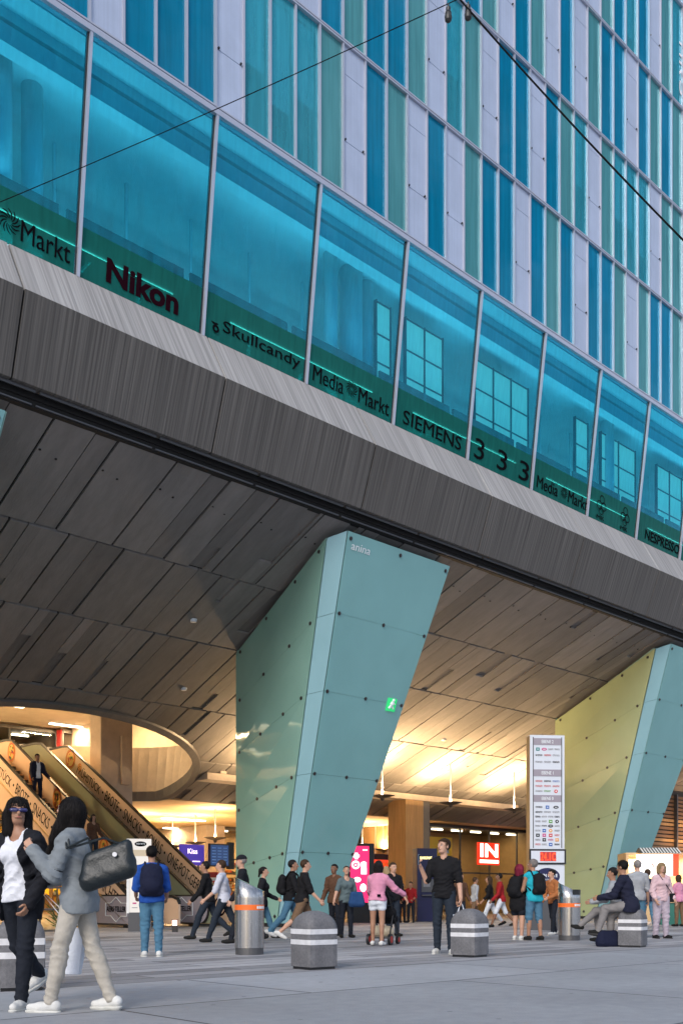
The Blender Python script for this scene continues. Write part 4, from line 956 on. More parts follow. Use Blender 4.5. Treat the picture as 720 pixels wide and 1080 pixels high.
# ================================================================== PEOPLE (bodies grown as one smooth surface from a distance field)
def surface(fn, lo, hi, res):
    lo = np.array(lo); n = np.maximum(np.ceil((np.array(hi)-lo)/res).astype(int)+1, 4)
    xs = [lo[i]+res*np.arange(n[i]) for i in range(3)]
    X, Y, Z = np.meshgrid(*xs, indexing='ij'); F = fn(X, Y, Z)
    F[0], F[-1] = 1, 1; F[:, 0], F[:, -1] = 1, 1; F[:, :, 0], F[:, :, -1] = 1, 1
    S = F < 0
    acc = np.zeros([m-1 for m in n]+[3]); cnt = np.zeros([m-1 for m in n])
    for ax in range(3):
        sl0 = [slice(None)]*3; sl1 = [slice(None)]*3; sl0[ax] = slice(0, -1); sl1[ax] = slice(1, None)
        a, b_ = F[tuple(sl0)], F[tuple(sl1)]; e = S[tuple(sl0)] != S[tuple(sl1)]
        I = np.argwhere(e); fa, fb = a[e], b_[e]; u = fa/(fa-fb); P_ = I.astype(float); P_[:, ax] += u
        o1, o2 = [q for q in range(3) if q != ax]
        for d1 in (0, -1):
            for d2 in (0, -1):
                J = I.copy(); J[:, o1] += d1; J[:, o2] += d2
                ok = np.all(J >= 0, 1) & np.all(J < np.array(cnt.shape), 1)
                np.add.at(acc, tuple(J[ok].T), P_[ok]); np.add.at(cnt, tuple(J[ok].T), 1)
    cells = cnt > 0; idx = -np.ones(cnt.shape, int); idx[cells] = np.arange(cells.sum())
    V = acc[cells]/cnt[cells][:, None]*res+lo
    faces = []
    for ax in range(3):
        sl0 = [slice(None)]*3; sl1 = [slice(None)]*3; sl0[ax] = slice(0, -1); sl1[ax] = slice(1, None)
        s0, s1 = S[tuple(sl0)], S[tuple(sl1)]; I = np.argwhere(s0 != s1); o1, o2 = [q for q in range(3) if q != ax]
        ok = (I[:, o1] > 0) & (I[:, o2] > 0) & (I[:, o1] < cnt.shape[o1]) & (I[:, o2] < cnt.shape[o2]); I = I[ok]
        inside = s0[tuple(I.T)]
        def g(d1, d2):
            J = I.copy(); J[:, o1] += d1; J[:, o2] += d2; return idx[tuple(J.T)]
        q = np.stack([g(-1, -1), g(0, -1), g(0, 0), g(-1, 0)], 1)
        flip = inside if ax != 1 else ~inside
        q[~flip] = q[~flip][:, ::-1]; faces.append(q)
    return V, np.concatenate(faces)
def d_cap(X, Y, Z, a, b_, ra, rb):
    a = np.array(a); b_ = np.array(b_); ab = b_-a; L = max(ab @ ab, 1e-9)
    t = np.clip(((X-a[0])*ab[0]+(Y-a[1])*ab[1]+(Z-a[2])*ab[2])/L, 0, 1)
    return np.sqrt((X-a[0]-t*ab[0])**2+(Y-a[1]-t*ab[1])**2+(Z-a[2]-t*ab[2])**2)-(ra+(rb-ra)*t)
def d_ell(X, Y, Z, c, r, rot=None):
    x, y, z = X-c[0], Y-c[1], Z-c[2]
    if rot is not None: x, y, z = [rot[i][0]*x+rot[i][1]*y+rot[i][2]*z for i in range(3)]
    k0 = np.sqrt((x/r[0])**2+(y/r[1])**2+(z/r[2])**2); k1 = np.sqrt((x/r[0]**2)**2+(y/r[1]**2)**2+(z/r[2]**2)**2)+1e-9
    return k0*(k0-1)/k1
def smin(a, b_, k):
    h = np.clip(.5+.5*(b_-a)/k, 0, 1); return b_*(1-h)+a*h-k*h*(1-h)
def field(prims, infl=0, k=.03, wr=0, seed=0, cuts=(), foci=()):
    def fn(X, Y, Z):
        F = None
        for p in prims:
            d = d_cap(X, Y, Z, *p[1:]) if p[0] == 'c' else d_ell(X, Y, Z, *p[1:])
            F = d if F is None else smin(F, d, k)
        F = F-infl
        if wr:
            a = seed*1.7
            w = .8*np.sin(X*31+Z*23+a+2*np.sin(Z*17+a))*np.sin(Y*27-Z*33+a)
            q = np.sin(Z*52+X*18+3.2*np.sin(X*11+Y*9+a)+1.5*np.sin(Z*9+a)); w = w+1.3*np.maximum(q, -.2)*np.clip(.4+np.sin(Z*7.1+X*8+Y*5+a*2), 0, 1)
            F = F-wr*w
        for (fc_, fr_, fa_) in foci:
            e_ = np.exp(-((X-fc_[0])**2+(Y-fc_[1])**2+(Z-fc_[2])**2)/fr_**2)
            F = F-fa_*e_*((1-np.abs(np.sin(Z*48+X*14-Y*20+1.6*np.sin(X*21+Y*17+seed)+fc_[2]*30)))**2-.3)
        for c in cuts: F = np.maximum(F, c(X, Y, Z))
        return F
    return fn
def bounds(prims, pad):
    P_ = []
    for p in prims:
        if p[0] == 'c':
            for q, r in ((p[1], p[3]), (p[2], p[4])): P_ += [np.array(q)-r, np.array(q)+r]
        else: r = max(p[2]); P_ += [np.array(p[1])-r, np.array(p[1])+r]
    P_ = np.array(P_); return P_.min(0)-pad, P_.max(0)+pad
def mesh_from(name, parts, parent):
    """parts: list of (V, F, material)"""
    me = bpy.data.meshes.new(name); vs = []; fs = []; mi = []; k = 0; mats = []
    for V, F_, m in parts:
        m = M[m] if isinstance(m, str) else m
        if m not in mats: mats.append(m); 
        vs.append(np.asarray(V)); fs += [tuple(int(j)+k for j in f) for f in F_]; mi += [mats.index(m)]*len(F_); k += len(V)
    me.from_pydata(np.concatenate(vs).tolist(), [], fs)
    for m in mats: me.materials.append(m)
    me.polygons.foreach_set('material_index', mi); me.polygons.foreach_set('use_smooth', [True]*len(fs)); me.validate(); me.update()
    o = bpy.data.objects.new(name, me); col.objects.link(o); o.parent = parent; return o
def cloth(nm, c, r=.85, var=.1):
    if nm not in M: M[nm] = mat(nm, c, r, var=var, vscale=9, bump=.7, bscale=14, spec=.2)
    return nm
for nm, c in (('skin_light', (.52, .30, .21)), ('skin_tan', (.36, .19, .12)), ('skin_brown', (.20, .10, .06))): M[nm] = mat(nm, c, .5, var=.04, vscale=8, spec=.4)
M['lips'] = mat('lips', (.35, .10, .09), .4); M['eye'] = mat('eye_dark', (.02, .015, .012), .2); M['eyewhite'] = mat('eye_white', (.7, .68, .65), .3)
for nm, c in (('hair_black', (.012, .010, .010)), ('hair_brown', (.05, .028, .016)), ('hair_blond', (.34, .24, .13)), ('hair_grey', (.25, .23, .22)), ('hair_red', (.22, .02, .05))):
    M[nm] = mat(nm, c, .55, var=.3, vscale=5, stretch=(14, 14, 1), bump=.6, bscale=6, spec=.15)
def person(label, x, y, H, face, legs=((0, 0), (0, 0)), arms=((0, 8, 12, 0), (0, 8, 12, 0)), lean=3, head=(0, 0), female=False,
           top=('tee_black', .5, -.06), pants=('denim_dark', 1.0), shoes='shoe_white', hair=('short', 'hair_brown'), skin='skin_light',
           res=.016, z=0, seat=None, group=None, jacket=None, glasses=False, hat=None, abd=4, hemf=0, stout=1.0, grip=.9, loose=.0, jfit=.032):
    s = H/1.75; P0 = thing('person', label, 'person', (x, y, z), R(face)-math.pi/2, group)
    lean_ = R(lean); pz = .0
    Pv = np.array([0, 0, 0.]); UPv = np.array([0, math.sin(lean_), math.cos(lean_)])
    sw = (.165 if female else .19)*s; hw = .088*s
    J = {}
    for i, sd in ((0, -1), (1, 1)):           # 0 = left (-x when facing +y), 1 = right
        hf, kf = legs[i][:2]; ab = R(abd); a = R(hf); b_ = R(hf-kf)
        hip = Pv+np.array([sd*hw, 0, -.02*s]); kn = hip+.43*s*np.array([sd*math.sin(ab)*.6, math.sin(a), -math.cos(a)]); an = kn+.42*s*np.array([sd*math.sin(ab)*.2, math.sin(b_), -math.cos(b_)])
        fp = legs[i][2] if len(legs[i]) > 2 else min(10, (hf-kf)*.75+12 if hf-kf < -16 else 0)
        f_ = R(fp); toe = an+np.array([sd*.03*s, .175*s*math.cos(f_), .175*s*math.sin(f_)-.035*s*math.cos(f_)]); heel = an+np.array([0, -.045*s*math.cos(f_)+.04*s*math.sin(f_), -.04*s*math.cos(f_)-.045*s*math.sin(f_)])
        ball = an+(toe-heel)*.55+(heel-an)*1.0; J[i] = (hip, kn, an, heel, ball, toe)
    low = min(min(J[i][3][2], J[i][5][2]) for i in (0, 1))-.035*s
    dz = -low if seat is None else seat-(-.09*s)
    off = np.array([0, 0, dz])
    P_ = Pv+off
    for i in J: J[i] = tuple(q+off for q in J[i])
    ch = P_+UPv*.30*s; shc = P_+UPv*.49*s; nk = P_+UPv*.53*s
    hy, hp = R(head[0]), R(head[1]); hc = nk+np.array([0, .02*s, 0])+np.array([math.sin(hy)*math.sin(hp)*.05, math.cos(hy)*math.sin(hp)*.06, .165*s])
    w = 1.0*stout; fw = .93 if female else 1.0
    torso = [('e', P_+np.array([0, -.01, .03])*s, np.array([.158*w, .108*w, .12])*s), ('e', P_+UPv*.17*s, np.array([.135*w*fw, .098*w, .15])*s), ('e', ch+np.array([0, 0, .02])*s, np.array([.155*w*fw, .108*w, .17])*s),
             ('c', shc+np.array([-sw*.86, 0, -.040*s]), shc+np.array([0, -.005, .012*s]), .046*s, .062*s), ('c', shc+np.array([sw*.86, 0, -.040*s]), shc+np.array([0, -.005, .012*s]), .046*s, .062*s), ('e', P_+np.array([-.07, -.05, -.04])*s, np.array([.085*w, .085*w, .09])*s), ('e', P_+np.array([.07, -.05, -.04])*s, np.array([.085*w, .085*w, .09])*s)]
    if female: torso += [('e', ch+np.array([q*.065, .085, .04])*s, np.array([.06, .055, .06])*s) for q in (-1, 1)]
    neck = [('c', shc+np.array([0, 0, .0]), hc-np.array([0, .005, .04]), .055*s*(.9 if female else 1), .05*s*(.9 if female else 1))]
    legp = []; shoesP = []
    for i in (0, 1):
        hip, kn, an, heel, ball, toe = J[i]
        legp.append([('c', hip, kn, .086*s*w, .054*s*w), ('c', kn, an, .052*s*w, .036*s), ('c', kn+(an-kn)*.15+np.array([0, -.022, 0])*s, kn+(an-kn)*.48+np.array([0, -.022, 0])*s, .048*s, .040*s)])
        shoesP += [('c', heel+np.array([0, 0, .012]), ball+np.array([0, 0, .004]), .037*s, .039*s), ('c', ball, toe+np.array([0, -.02, .0]), .038*s, .027*s), ('c', an+np.array([0, 0, -.0]), heel+np.array([0, 0, .02]), .038*s, .038*s)]
    armp = []; hands = []
    for i, sd in ((0, -1), (1, 1)):
        sf, ab, el, inw = arms[i]; sh = shc+np.array([sd*sw*.97, 0, -.052*s]); a, b_, e = R(sf)+lean_*0, R(ab), R(el)
        u = np.array([sd*math.sin(b_), math.sin(a)*math.cos(b_), -math.cos(a)*math.cos(b_)])
        f = np.array([sd*math.sin(b_)*.8-sd*math.sin(R(inw)), math.sin(a+e)*math.cos(R(inw)), -math.cos(a+e)*math.cos(R(inw))]); f /= np.linalg.norm(f)
        elb = sh+u*.295*s; wr = elb+f*.255*s; armp.append((sh, elb, wr)); hands.append((wr, f, sd))
    def armprims(i, frac):   # frac .5 = to the elbow, 1 = to the wrist
        sh, elb, wr = armp[i]
        if frac <= .5: return [('c', sh, sh+(elb-sh)*min(1, frac*2), .052*s*w, .043*s*w)]
        return [('c', sh, elb, .052*s*w, .040*s*w), ('c', elb, elb+(wr-elb)*(frac-.5)*2, .041*s*w, .030*s)]
    # head
    cy, sy_ = math.cos(hy), math.sin(hy); cp_, sp_ = math.cos(hp), math.sin(hp)
    Rz = np.array([[cy, sy_, 0], [-sy_, cy, 0], [0, 0, 1]]); Rx = np.array([[1, 0, 0], [0, cp_, -sp_], [0, sp_, cp_]]); RH = (Rz @ Rx)   # local head vector -> body
    fs = s*(.97 if female else 1.0)
    def hv(a, b_, c): return hc+RH @ (np.array([a, b_, c])*fs)
    headp = [('e', hv(0, -.012, .025), np.array([.074, .092, .09])*fs, RH.T), ('e', hv(0, .022, -.03), np.array([.056, .066, .085])*fs, RH.T), ('c', hv(-.02, .05, -.085), hv(.02, .05, -.085), .024*fs, .024*fs)]
    facep = headp+[('c', hv(0, .088, .012), hv(0, .108, -.022), .009*fs, .014*fs), ('c', hv(-.035, .078, .022), hv(.035, .078, .022), .012*fs, .012*fs), ('c', hv(-.018, .086, -.052), hv(.018, .086, -.052), .010*fs, .010*fs), ('e', hv(-.078, -.005, -.005), np.array([.010, .02, .032])*fs, RH.T), ('e', hv(.078, -.005, -.005), np.array([.010, .02, .032])*fs, RH.T)]
    # body: one continuous surface, with finer hands and head patched on at wrist and neck
    allb = torso+neck+legp[0]+legp[1]+armprims(0, 1)+armprims(1, 1)+headp
    lo, hi = bounds(allb, .04); V, F_ = surface(field(allb, 0, .025*s), lo, hi, res)
    parts = [(V, F_, skin)]
    lo, hi = bounds(facep+neck[:0], .02); V, F_ = surface(field(facep, .0015, .012), lo, hi, min(res*.5, .007)); parts.append((V, F_, skin))
    for wr, f, sd in hands:
        f = np.array(f); side = np.cross(f, [0, 1, .15]); 
        if np.linalg.norm(side) < .2: side = np.cross(f, [0, 0, 1])
        side /= np.linalg.norm(side); side = side if side[0]*sd < 0 or abs(side[0]) < .3 else -side
        # palm plane: width along wd, thickness along th
        wd = np.array([0, 1., 0])-f*f[1] if abs(f[1]) < .8 else np.array([0, 0, 1.])-f*f[2]
        wd /= np.linalg.norm(wd); th = np.cross(f, wd); th = th if th[0]*sd < 0 else -th
        hs = s*(.92 if female else 1.0)
        pr = [('c', wr-f*.02, wr+f*.03*hs, .025*hs, .024*hs)]
        for q in (-.024, -.008, .008, .024): pr.append(('c', wr+f*.02*hs+wd*q*.7*hs, wr+f*.085*hs+wd*q*hs, .014*hs, .0125*hs))
        for q, L in ((-.027, .058), (-.009, .070), (.009, .076), (.027, .068)):
            a = wr+f*.088*hs+wd*q*hs; c1, c2 = grip*.55, grip*1.2
            b_ = a+(f*math.cos(c1)+th*math.sin(c1))*L*.5*hs; c_ = b_+(f*math.cos(c2)+th*math.sin(c2))*L*.5*hs
            pr += [('c', a, b_, .0095*hs, .0085*hs), ('c', b_, c_, .0085*hs, .007*hs)]
        a = wr+f*.03*hs+wd*.026*hs; b_ = a+(f*.6+wd*.7+th*.35)*.04*hs; c_ = b_+(f*.85+wd*.15+th*.5)*.032*hs
        pr += [('c', a, b_, .013*hs, .0105*hs), ('c', b_, c_, .0105*hs, .008*hs)]
        lo, hi = bounds(pr, .012); V, F_ = surface(field(pr, 0, .006), lo, hi, .0045 if res < .012 else .006); parts.append((V, F_, skin))
    def blob(c, r, m, n_=8):
        mb = MB().ball((0, 0, 0), r, m, n_); V = np.array([hc*0+(RH @ np.array(v)) for v in mb.v])+c; parts.append((V, mb.f, m))
    for q in (-1, 1):
        blob(hv(q*.030, .083, .004), (.013*fs, .007*fs, .008*fs), 'eyewhite'); blob(hv(q*.030, .0885, .004), (.006*fs, .004*fs, .0065*fs), 'eye'); blob(hv(q*.031, .088, .026), (.019*fs, .006*fs, .004*fs), hair[1] if hair[1] else 'hair_brown')
    blob(hv(0, .094, -.052), (.022*fs, .006*fs, .006*fs), 'lips')
    bo = mesh_from('body', parts, P0)
    sd_ = hash(label) % 97 if False else sum(map(ord, label)) % 97
    # trousers, shorts or skirt
    L = pants[1]; tp = [torso[0], torso[5], torso[6]]
    for i in (0, 1):
        hip, kn, an, *_ = J[i]; lw = 1+loose
        if L >= .5:
            tp += [('c', hip, kn, .088*s*w*lw, .058*s*w*lw), ('c', kn, kn+(an-kn)*min(1, (L-.5)*2)*.98, .056*s*w*lw, (.042+loose*.03)*s)]
            if L > .75: tp.append(legp[i][2])
        else: tp.append(('c', hip, hip+(kn-hip)*L*2, .092*s*w*lw, .078*s*w*lw))
    wz = P_[2]+.055*s
    lo, hi = bounds(tp, .06); V, F_ = surface(field(tp, .010*s, .03*s, .0018+loose*.02, sd_, [lambda X, Y, Z: Z-wz], [(J[i][1], .13*s, .016*s) for i in (0, 1) if L >= .5]+[(J[i][2]+np.array([0, 0, .05]), .09*s, .015*s) for i in (0, 1) if L > .9]+[(J[i][0]+np.array([0, .06, -.03]), .10*s, .007*s) for i in (0, 1)]), lo, hi, res); mesh_from('trousers' if L > .6 else 'shorts', [(V, F_, pants[0])], P0)
    # top
    def garment(nm, m, sl, hem, infl, opening=0, wr_=.005, flare=0):
        gp = [torso[0], torso[1], torso[2], torso[3]]+torso[4:]+(armprims(0, sl)+armprims(1, sl) if sl > 0 else [])
        gp += [('e', P_+np.array([0, -.012, -.03])*s, np.array([.168*w, .118*w, .17])*s)]
        if hem < -.12: gp += [('e', P_+np.array([0, -.01, hem*.5])*s, np.array([.175*w+flare, .125*w+flare, .2])*s)]
        hz = P_[2]+hem*s; nz = shc[2]+.045*s
        cuts = [lambda X, Y, Z: hz+.012*np.sin(X*14+Y*9+sd_)-Z, lambda X, Y, Z: np.minimum(Z-nz, .07*s-np.sqrt((X-shc[0])**2+(Y-shc[1]-.02)**2+((Z-nz)*.7)**2)*1.0+.0*Z) if False else Z-nz-.02]
        if opening: cuts.append(lambda X, Y, Z: np.minimum(np.minimum(opening*(1+1.2*np.clip((P_[2]+.2-Z)*1.2, 0, 1))-np.abs(X-.0), Y-(P_[1]-.0)+.0), 9)*1.0)
        if not opening: cuts.append(lambda X, Y, Z: .052*s+.02*female-np.sqrt((X-shc[0])**2+((Y-shc[1]-.03)*.85)**2+((Z-nz-.01)*.55)**2))
        fo_ = [(armp[i][1], .12*s, .022*s) for i in (0, 1) if sl > .5]+[(armp[i][0]+np.array([0, 0, -.06]), .10*s, .013*s) for i in (0, 1)]+[(P_+UPv*.12*s+np.array([q, .05, 0]), .15*s, .016*s) for q in (-.1, .1)]+[(armp[i][2], .08*s, .013*s) for i in (0, 1) if sl > .9]
        lo, hi = bounds(gp, .07); V, F_ = surface(field(gp, infl*s, .03*s, wr_, sd_, cuts, fo_), lo, hi, res); mesh_from(nm, [(V, F_, m)], P0)
    garment('shirt', top[0], top[1], top[2], .019+(.008 if loose else 0), flare=.01)
    if jacket: garment('jacket', jacket[0], jacket[1], jacket[2], jfit, jacket[3], .006)
    lo, hi = bounds(shoesP, .03); zmin = None
    V, F_ = surface(field(shoesP, .004, .015), lo, hi, min(res, .010)); so_ = mesh_from('shoes', [(V, F_, shoes)], P0)
    if z == 0 and res < .015:
        for i in (0, 1):
            hip, kn, an, heel, ball, toe = J[i]; dn = np.array([0, 0, -.020*s]); slp = [('c', heel+dn, ball+dn, .040*s, .044*s), ('c', ball+dn, toe+dn+np.array([0, -.015, 0]), .044*s, .031*s)]
            lo, hi = bounds(slp, .02); fz = lambda X, Y, Z, h=heel, t_=toe: (Z-(h[2]+(t_[2]-h[2])*np.clip((Y-h[1])/(t_[1]-h[1]+1e-6), -.3, 1.2)))+.020*s
            V, F_ = surface(field(slp, .0055, .01, 0, 0, [fz]), lo, hi, .008); mesh_from('sole', [(V, F_, 'goods_white' if shoes == 'shoe_white' else 'goods_dark')], so_)
    # hair
    if hair[0] != 'bald':
        st = hair[0]; hpz = [('e', hv(0, -.020, .032), np.array([.084, .097, .094])*fs, RH.T)]
        if st == 'long': hpz += [('c', hv(-.055, -.03, -.02), hv(-.07, -.03, -.17), .05*fs, .045*fs), ('c', hv(.055, -.03, -.02), hv(.07, -.03, -.17), .05*fs, .045*fs), ('c', hv(0, -.06, 0), hv(0, -.08, -.26), .075*fs, .05*fs), ('c', hv(-.05, -.06, -.05), hv(-.04, -.08, -.30), .06*fs, .03*fs), ('c', hv(.05, -.06, -.05), hv(.05, -.07, -.32), .06*fs, .03*fs)]
        if st == 'veryLong': hpz += [('c', hv(q*.05, -.02, -.0), hv(q*.075, .015, -.24), .055*fs, .045*fs) for q in (-1, 1)]+[('c', hv(0, -.06, 0), hv(0, -.085, -.36), .085*fs, .055*fs), ('c', hv(.06, .0, -.16), hv(.09, .05, -.40), .05*fs, .022*fs), ('c', hv(-.06, .0, -.16), hv(-.09, .05, -.42), .05*fs, .022*fs), ('c', hv(0, -.07, -.2), hv(-.02, -.09, -.46), .07*fs, .03*fs)]
        if st == 'bob': hpz += [('c', hv(q*.055, -.03, -.01), hv(q*.062, -.03, -.10), .05*fs, .04*fs) for q in (-1, 1)]+[('c', hv(0, -.06, 0), hv(0, -.07, -.12), .07*fs, .05*fs)]
        if st == 'bun': hpz += [('e', hv(0, -.09, .08), np.array([.045, .045, .045])*fs)]
        if st == 'pony': hpz += [('c', hv(0, -.10, .04), hv(0, -.13, -.12), .035*fs, .02*fs)]
        fc = hv(0, .11, -.035); r0 = (.088 if st in ('short', 'bun', 'pony') else .085)*fs
        RT = RH.T
        def facecut(X, Y, Z):
            x, y_, z_ = [RT[i][0]*(X-hc[0])+RT[i][1]*(Y-hc[1])+RT[i][2]*(Z-hc[2]) for i in range(3)]
            lim = .015*fs if st in ('short', 'bun', 'pony') else .032*fs
            a = np.minimum(y_-lim, .062*fs-z_)       # in front and below the hairline
            if st in ('veryLong', 'long', 'bob'): a = np.minimum(a, .060*fs-np.abs(x))
            b_ = np.minimum(-z_-.045*fs, y_+.04*fs) if st in ('short', 'bun', 'pony') else np.full_like(a, -1.)
            return np.maximum(a, b_)
        lo, hi = bounds(hpz, .03); hf_ = field(hpz, .003, .03, .0022, sd_, [facecut]); V, F_ = surface(hf_, lo, hi, min(res*.6, .009)); hparts = [(V, F_, hair[1])]
        if res < .015:
            rs = np.random.RandomState(sd_); long_ = st in ('veryLong', 'long', 'bob'); N = 2600 if long_ else 1500; steps = 9 if long_ else 4; sl_ = .022 if long_ else .008
            V_ = V[rs.randint(0, len(V), N)]; p = V_.copy(); gf = field(hpz, .003, .03); lift = rs.uniform(.001, .007, N); jit = rs.normal(0, .18, (N, 3)); path = [p]
            grav = np.array([0, 0, -1.]) if long_ else (RH @ np.array([0, -.8, -.5]))
            for k_ in range(steps):
                e_ = .004; g0 = gf(p[:, 0], p[:, 1], p[:, 2]); G = np.stack([gf(p[:, 0]+e_*(a == 0), p[:, 1]+e_*(a == 1), p[:, 2]+e_*(a == 2))-g0 for a in range(3)], 1)/e_
                G /= np.linalg.norm(G, axis=1)[:, None]+1e-6; d_ = grav+jit; d_ = d_-(d_*G).sum(1)[:, None]*G*.9; d_ /= np.linalg.norm(d_, axis=1)[:, None]+1e-6
                p = p+d_*sl_-G*(g0-lift*(1+k_*.15))[:, None]; path.append(p)
            path = np.stack(path, 1); sdv = np.cross(path[:, 1]-path[:, 0], G); sdv /= np.linalg.norm(sdv, axis=1)[:, None]+1e-6; wd_ = np.linspace(1, .3, steps+1)[None, :, None]*.0016
            A_ = path+sdv[:, None, :]*wd_; B_ = path-sdv[:, None, :]*wd_; n1 = steps+1; VV = np.concatenate([A_.reshape(-1, 3), B_.reshape(-1, 3)]); o2_ = N*n1
            FF = [(i*n1+j, i*n1+j+1, o2_+i*n1+j+1, o2_+i*n1+j) for i in range(N) for j in range(steps)]; hparts.append((VV, FF, hair[1]))
        mesh_from('hair', hparts, P0)
    if hat:
        hp_ = [('e', hv(0, -.015, .045), np.array([.090, .104, .085])*fs, RH.T)]; lo, hi = bounds(hp_, .03); RT = RH.T
        V, F_ = surface(field(hp_, .004, .01, 0, 0, [lambda X, Y, Z: .035*fs-(RT[2][0]*(X-hc[0])+RT[2][1]*(Y-hc[1])+RT[2][2]*(Z-hc[2]))]), lo, hi, .008)
        br = [('e', hv(0, .075, .045), np.array([.075, .085, .010])*fs, RH.T)]; lo, hi = bounds(br, .02); V2, F2 = surface(field(br, .003, .01), lo, hi, .006)
        mesh_from('cap', [(V, F_, hat), (V2, F2, hat)], P0)
    if glasses:
        gl = [('c', hv(-.055, .092, .006), hv(-.015, .102, .006), .017*fs, .017*fs), ('c', hv(.055, .092, .006), hv(.015, .102, .006), .017*fs, .017*fs), ('c', hv(-.02, .104, .012), hv(.02, .104, .012), .006, .006), ('c', hv(-.065, .085, .012), hv(-.08, 0, .01), .006, .005), ('c', hv(.065, .085, .012), hv(.08, 0, .01), .006, .005)]
        lo, hi = bounds(gl, .01); V, F_ = surface(field(gl, 0, .003), lo, hi, .004); M.setdefault('lensmat', mat('sunglass_lens', (.03, .03, .12), .08, spec=.8)); mesh_from('sunglasses', [(V, F_, 'lensmat')], P0)
    Mw = Matrix.Translation((x, y, z)) @ Matrix.Rotation(R(face)-math.pi/2, 4, 'Z')
    def wpt(p): return Mw @ Vector([float(q) for q in p])
    info = dict(root=P0, hand=[wpt(h[0]+np.array(h[1])*.09*s) for h in hands], sh=[wpt(a[0]) for a in armp], elbow=[wpt(a[1]) for a in armp], pelvis=wpt(P_), chest=wpt(ch), M=Mw, s=s, hc=wpt(hc), loc=dict(P=P_, ch=ch, shc=shc, armp=armp))
    return info

# clothes colours
for a in (('tee_black', (.010, .010, .012)), ('denim_dark', (.020, .028, .042)), ('denim_blue', (.07, .17, .26)), ('shirt_white', (.68, .70, .76)), ('cardigan_black', (.012, .013, .018)), ('trouser_black', (.013, .016, .024)), ('jacket_grey', (.20, .225, .245)), ('trouser_cream', (.42, .39, .34)),
          ('shirt_blue', (.015, .07, .32)), ('tee_white', (.55, .57, .66)), ('tee_greygreen', (.10, .14, .15)), ('shirt_pink', (.62, .26, .38)), ('shorts_white', (.62, .66, .72)), ('shirt_red', (.30, .015, .02)), ('tank_teal', (.02, .38, .48)), ('shirt_orange', (.38, .14, .05)),
          ('shirt_palepink', (.60, .42, .45)), ('trouser_grey', (.22, .21, .21)), ('shirt_grey', (.33, .35, .38)), ('trouser_brown', (.16, .10, .06)), ('shoe_white', (.62, .62, .60)), ('shoe_black', (.015, .015, .015)), ('top_brown', (.10, .05, .03)), ('suit_navy', (.014, .016, .035)), ('trouser_mauve', (.42, .36, .42)), ('shirt_green', (.06, .30, .05))): cloth(*a)
def PX(px, yy): return (px-360)/1050*yy
# ---- the two women in front
w1 = person('woman in black cardigan, white shirt and sunglasses walking at the left edge', PX(21, 8.2), 8.2, 1.74, -106, ((12, 4), (-18, 34)), ((-4, 12, 34, 22), (-4, 10, 14, 6)), 1, (-38, -2), True,
       ('shirt_white', 1, -.05), ('trouser_black', 1), 'shoe_white', ('long', 'hair_black'), 'skin_tan', .009, jacket=('cardigan_black', 1, -.20, .085), glasses=True, stout=.95, jfit=.026)
w2 = person('long haired woman in grey jacket and cream trousers carrying a big dark handbag', PX(82, 7.95), 7.95, 1.73, 172, ((15, 5), (-12, 9)), ((14, 18, 128, 14), (22, 10, 60, 5)), 4, (14, 14), True,
       ('tee_black', .5, -.05), ('trouser_cream', 1), 'shoe_white', ('veryLong', 'hair_black'), 'skin_light', .009, jacket=('jacket_grey', 1, -.13, .05), grip=1.5, stout=.93, jfit=.024)
def soft_bag(name, label, loc, rz, w, h, d, m, cat='bag', parts=True, slope=.0, handle=None, strapm=None, res=.012, tilt=0):
    b_ = thing(name, label, cat, loc, rz)
    pr = [('c', (-w/2+d*.4, 0, d*.4), (w/2-d*.4, 0, d*.4+slope), d*.5, d*.5), ('c', (-w/2+d*.45, 0, h-d*.25), (w/2-d*.45, 0, h-d*.25+slope), d*.22, d*.22), ('c', (-w/2+d*.4, 0, h*.5), (w/2-d*.4, 0, h*.5+slope), d*.45, d*.45),
          ('c', (-w/2+d*.4, 0, h*.25), (w/2-d*.4, 0, h*.25+slope), d*.5, d*.5), ('c', (-w/2+d*.42, 0, h*.75), (w/2-d*.42, 0, h*.75+slope), d*.34, d*.34)]
    lo, hi = bounds(pr, .04); V, F_ = surface(field(pr, 0, .05, .003, 3), lo, hi, res); mesh_from('bag_body', [(V, F_, m)], b_)
    return b_
M['leatherbag'] = mat('bag_leather', (.006, .011, .014), .42, var=.1, vscale=6, bump=.2, bscale=60); cloth('paper_white', (.70, .74, .82), .8, .02); cloth('nylon_navy', (.010, .013, .035)); cloth('nylon_black', (.010, .010, .012))
bx_, by_ = PX(114, 7.75), 7.75
hb = soft_bag('handbag', 'large dark leather shoulder bag hanging behind the elbow of the long haired woman', (bx_, by_, .97), R(0), .40, .29, .13, 'leatherbag', slope=.10)
m = MB(); sh0 = w2['sh'][0]
Lp = lambda p: Vector(p)-Vector((bx_, by_, .955))
tp_ = Lp((sh0.x+.02, sh0.y-.03, sh0.z+.06))
for q in (-.12, .12):
    m.tube([Vector((q, -.02, .32+q*.2)), Vector((q*.5-.08, -.05, .40)), tp_+Vector((q*.10+.02, -.05, -.13)), tp_+Vector((q*.08, -.01, -.03)), tp_+Vector((q*.08, .05, -.05))], .009, 'leatherbag', 6)
m.build('strap', hb)
MB().cyl((.07, -.088, .27), (.07, -.078, .27), 0.018, 0.018, 'bandwhite', 14).build('badge', hb)
pb = thing('paper_bag', 'flat white paper bag carried low behind the legs of the long haired woman', 'bag', (PX(76, 8.15), 8.15, .28), R(-12))
MB().hexa([(-.10, -.03, 0), (.07, -.03, 0), (.07, .03, 0), (-.10, .03, 0)], [(-.07, -.04, .38), (.13, -.04, .38), (.13, .04, .38), (-.07, .04, .38)], 'paper_white').build('sheet', pb, bevel=.004)
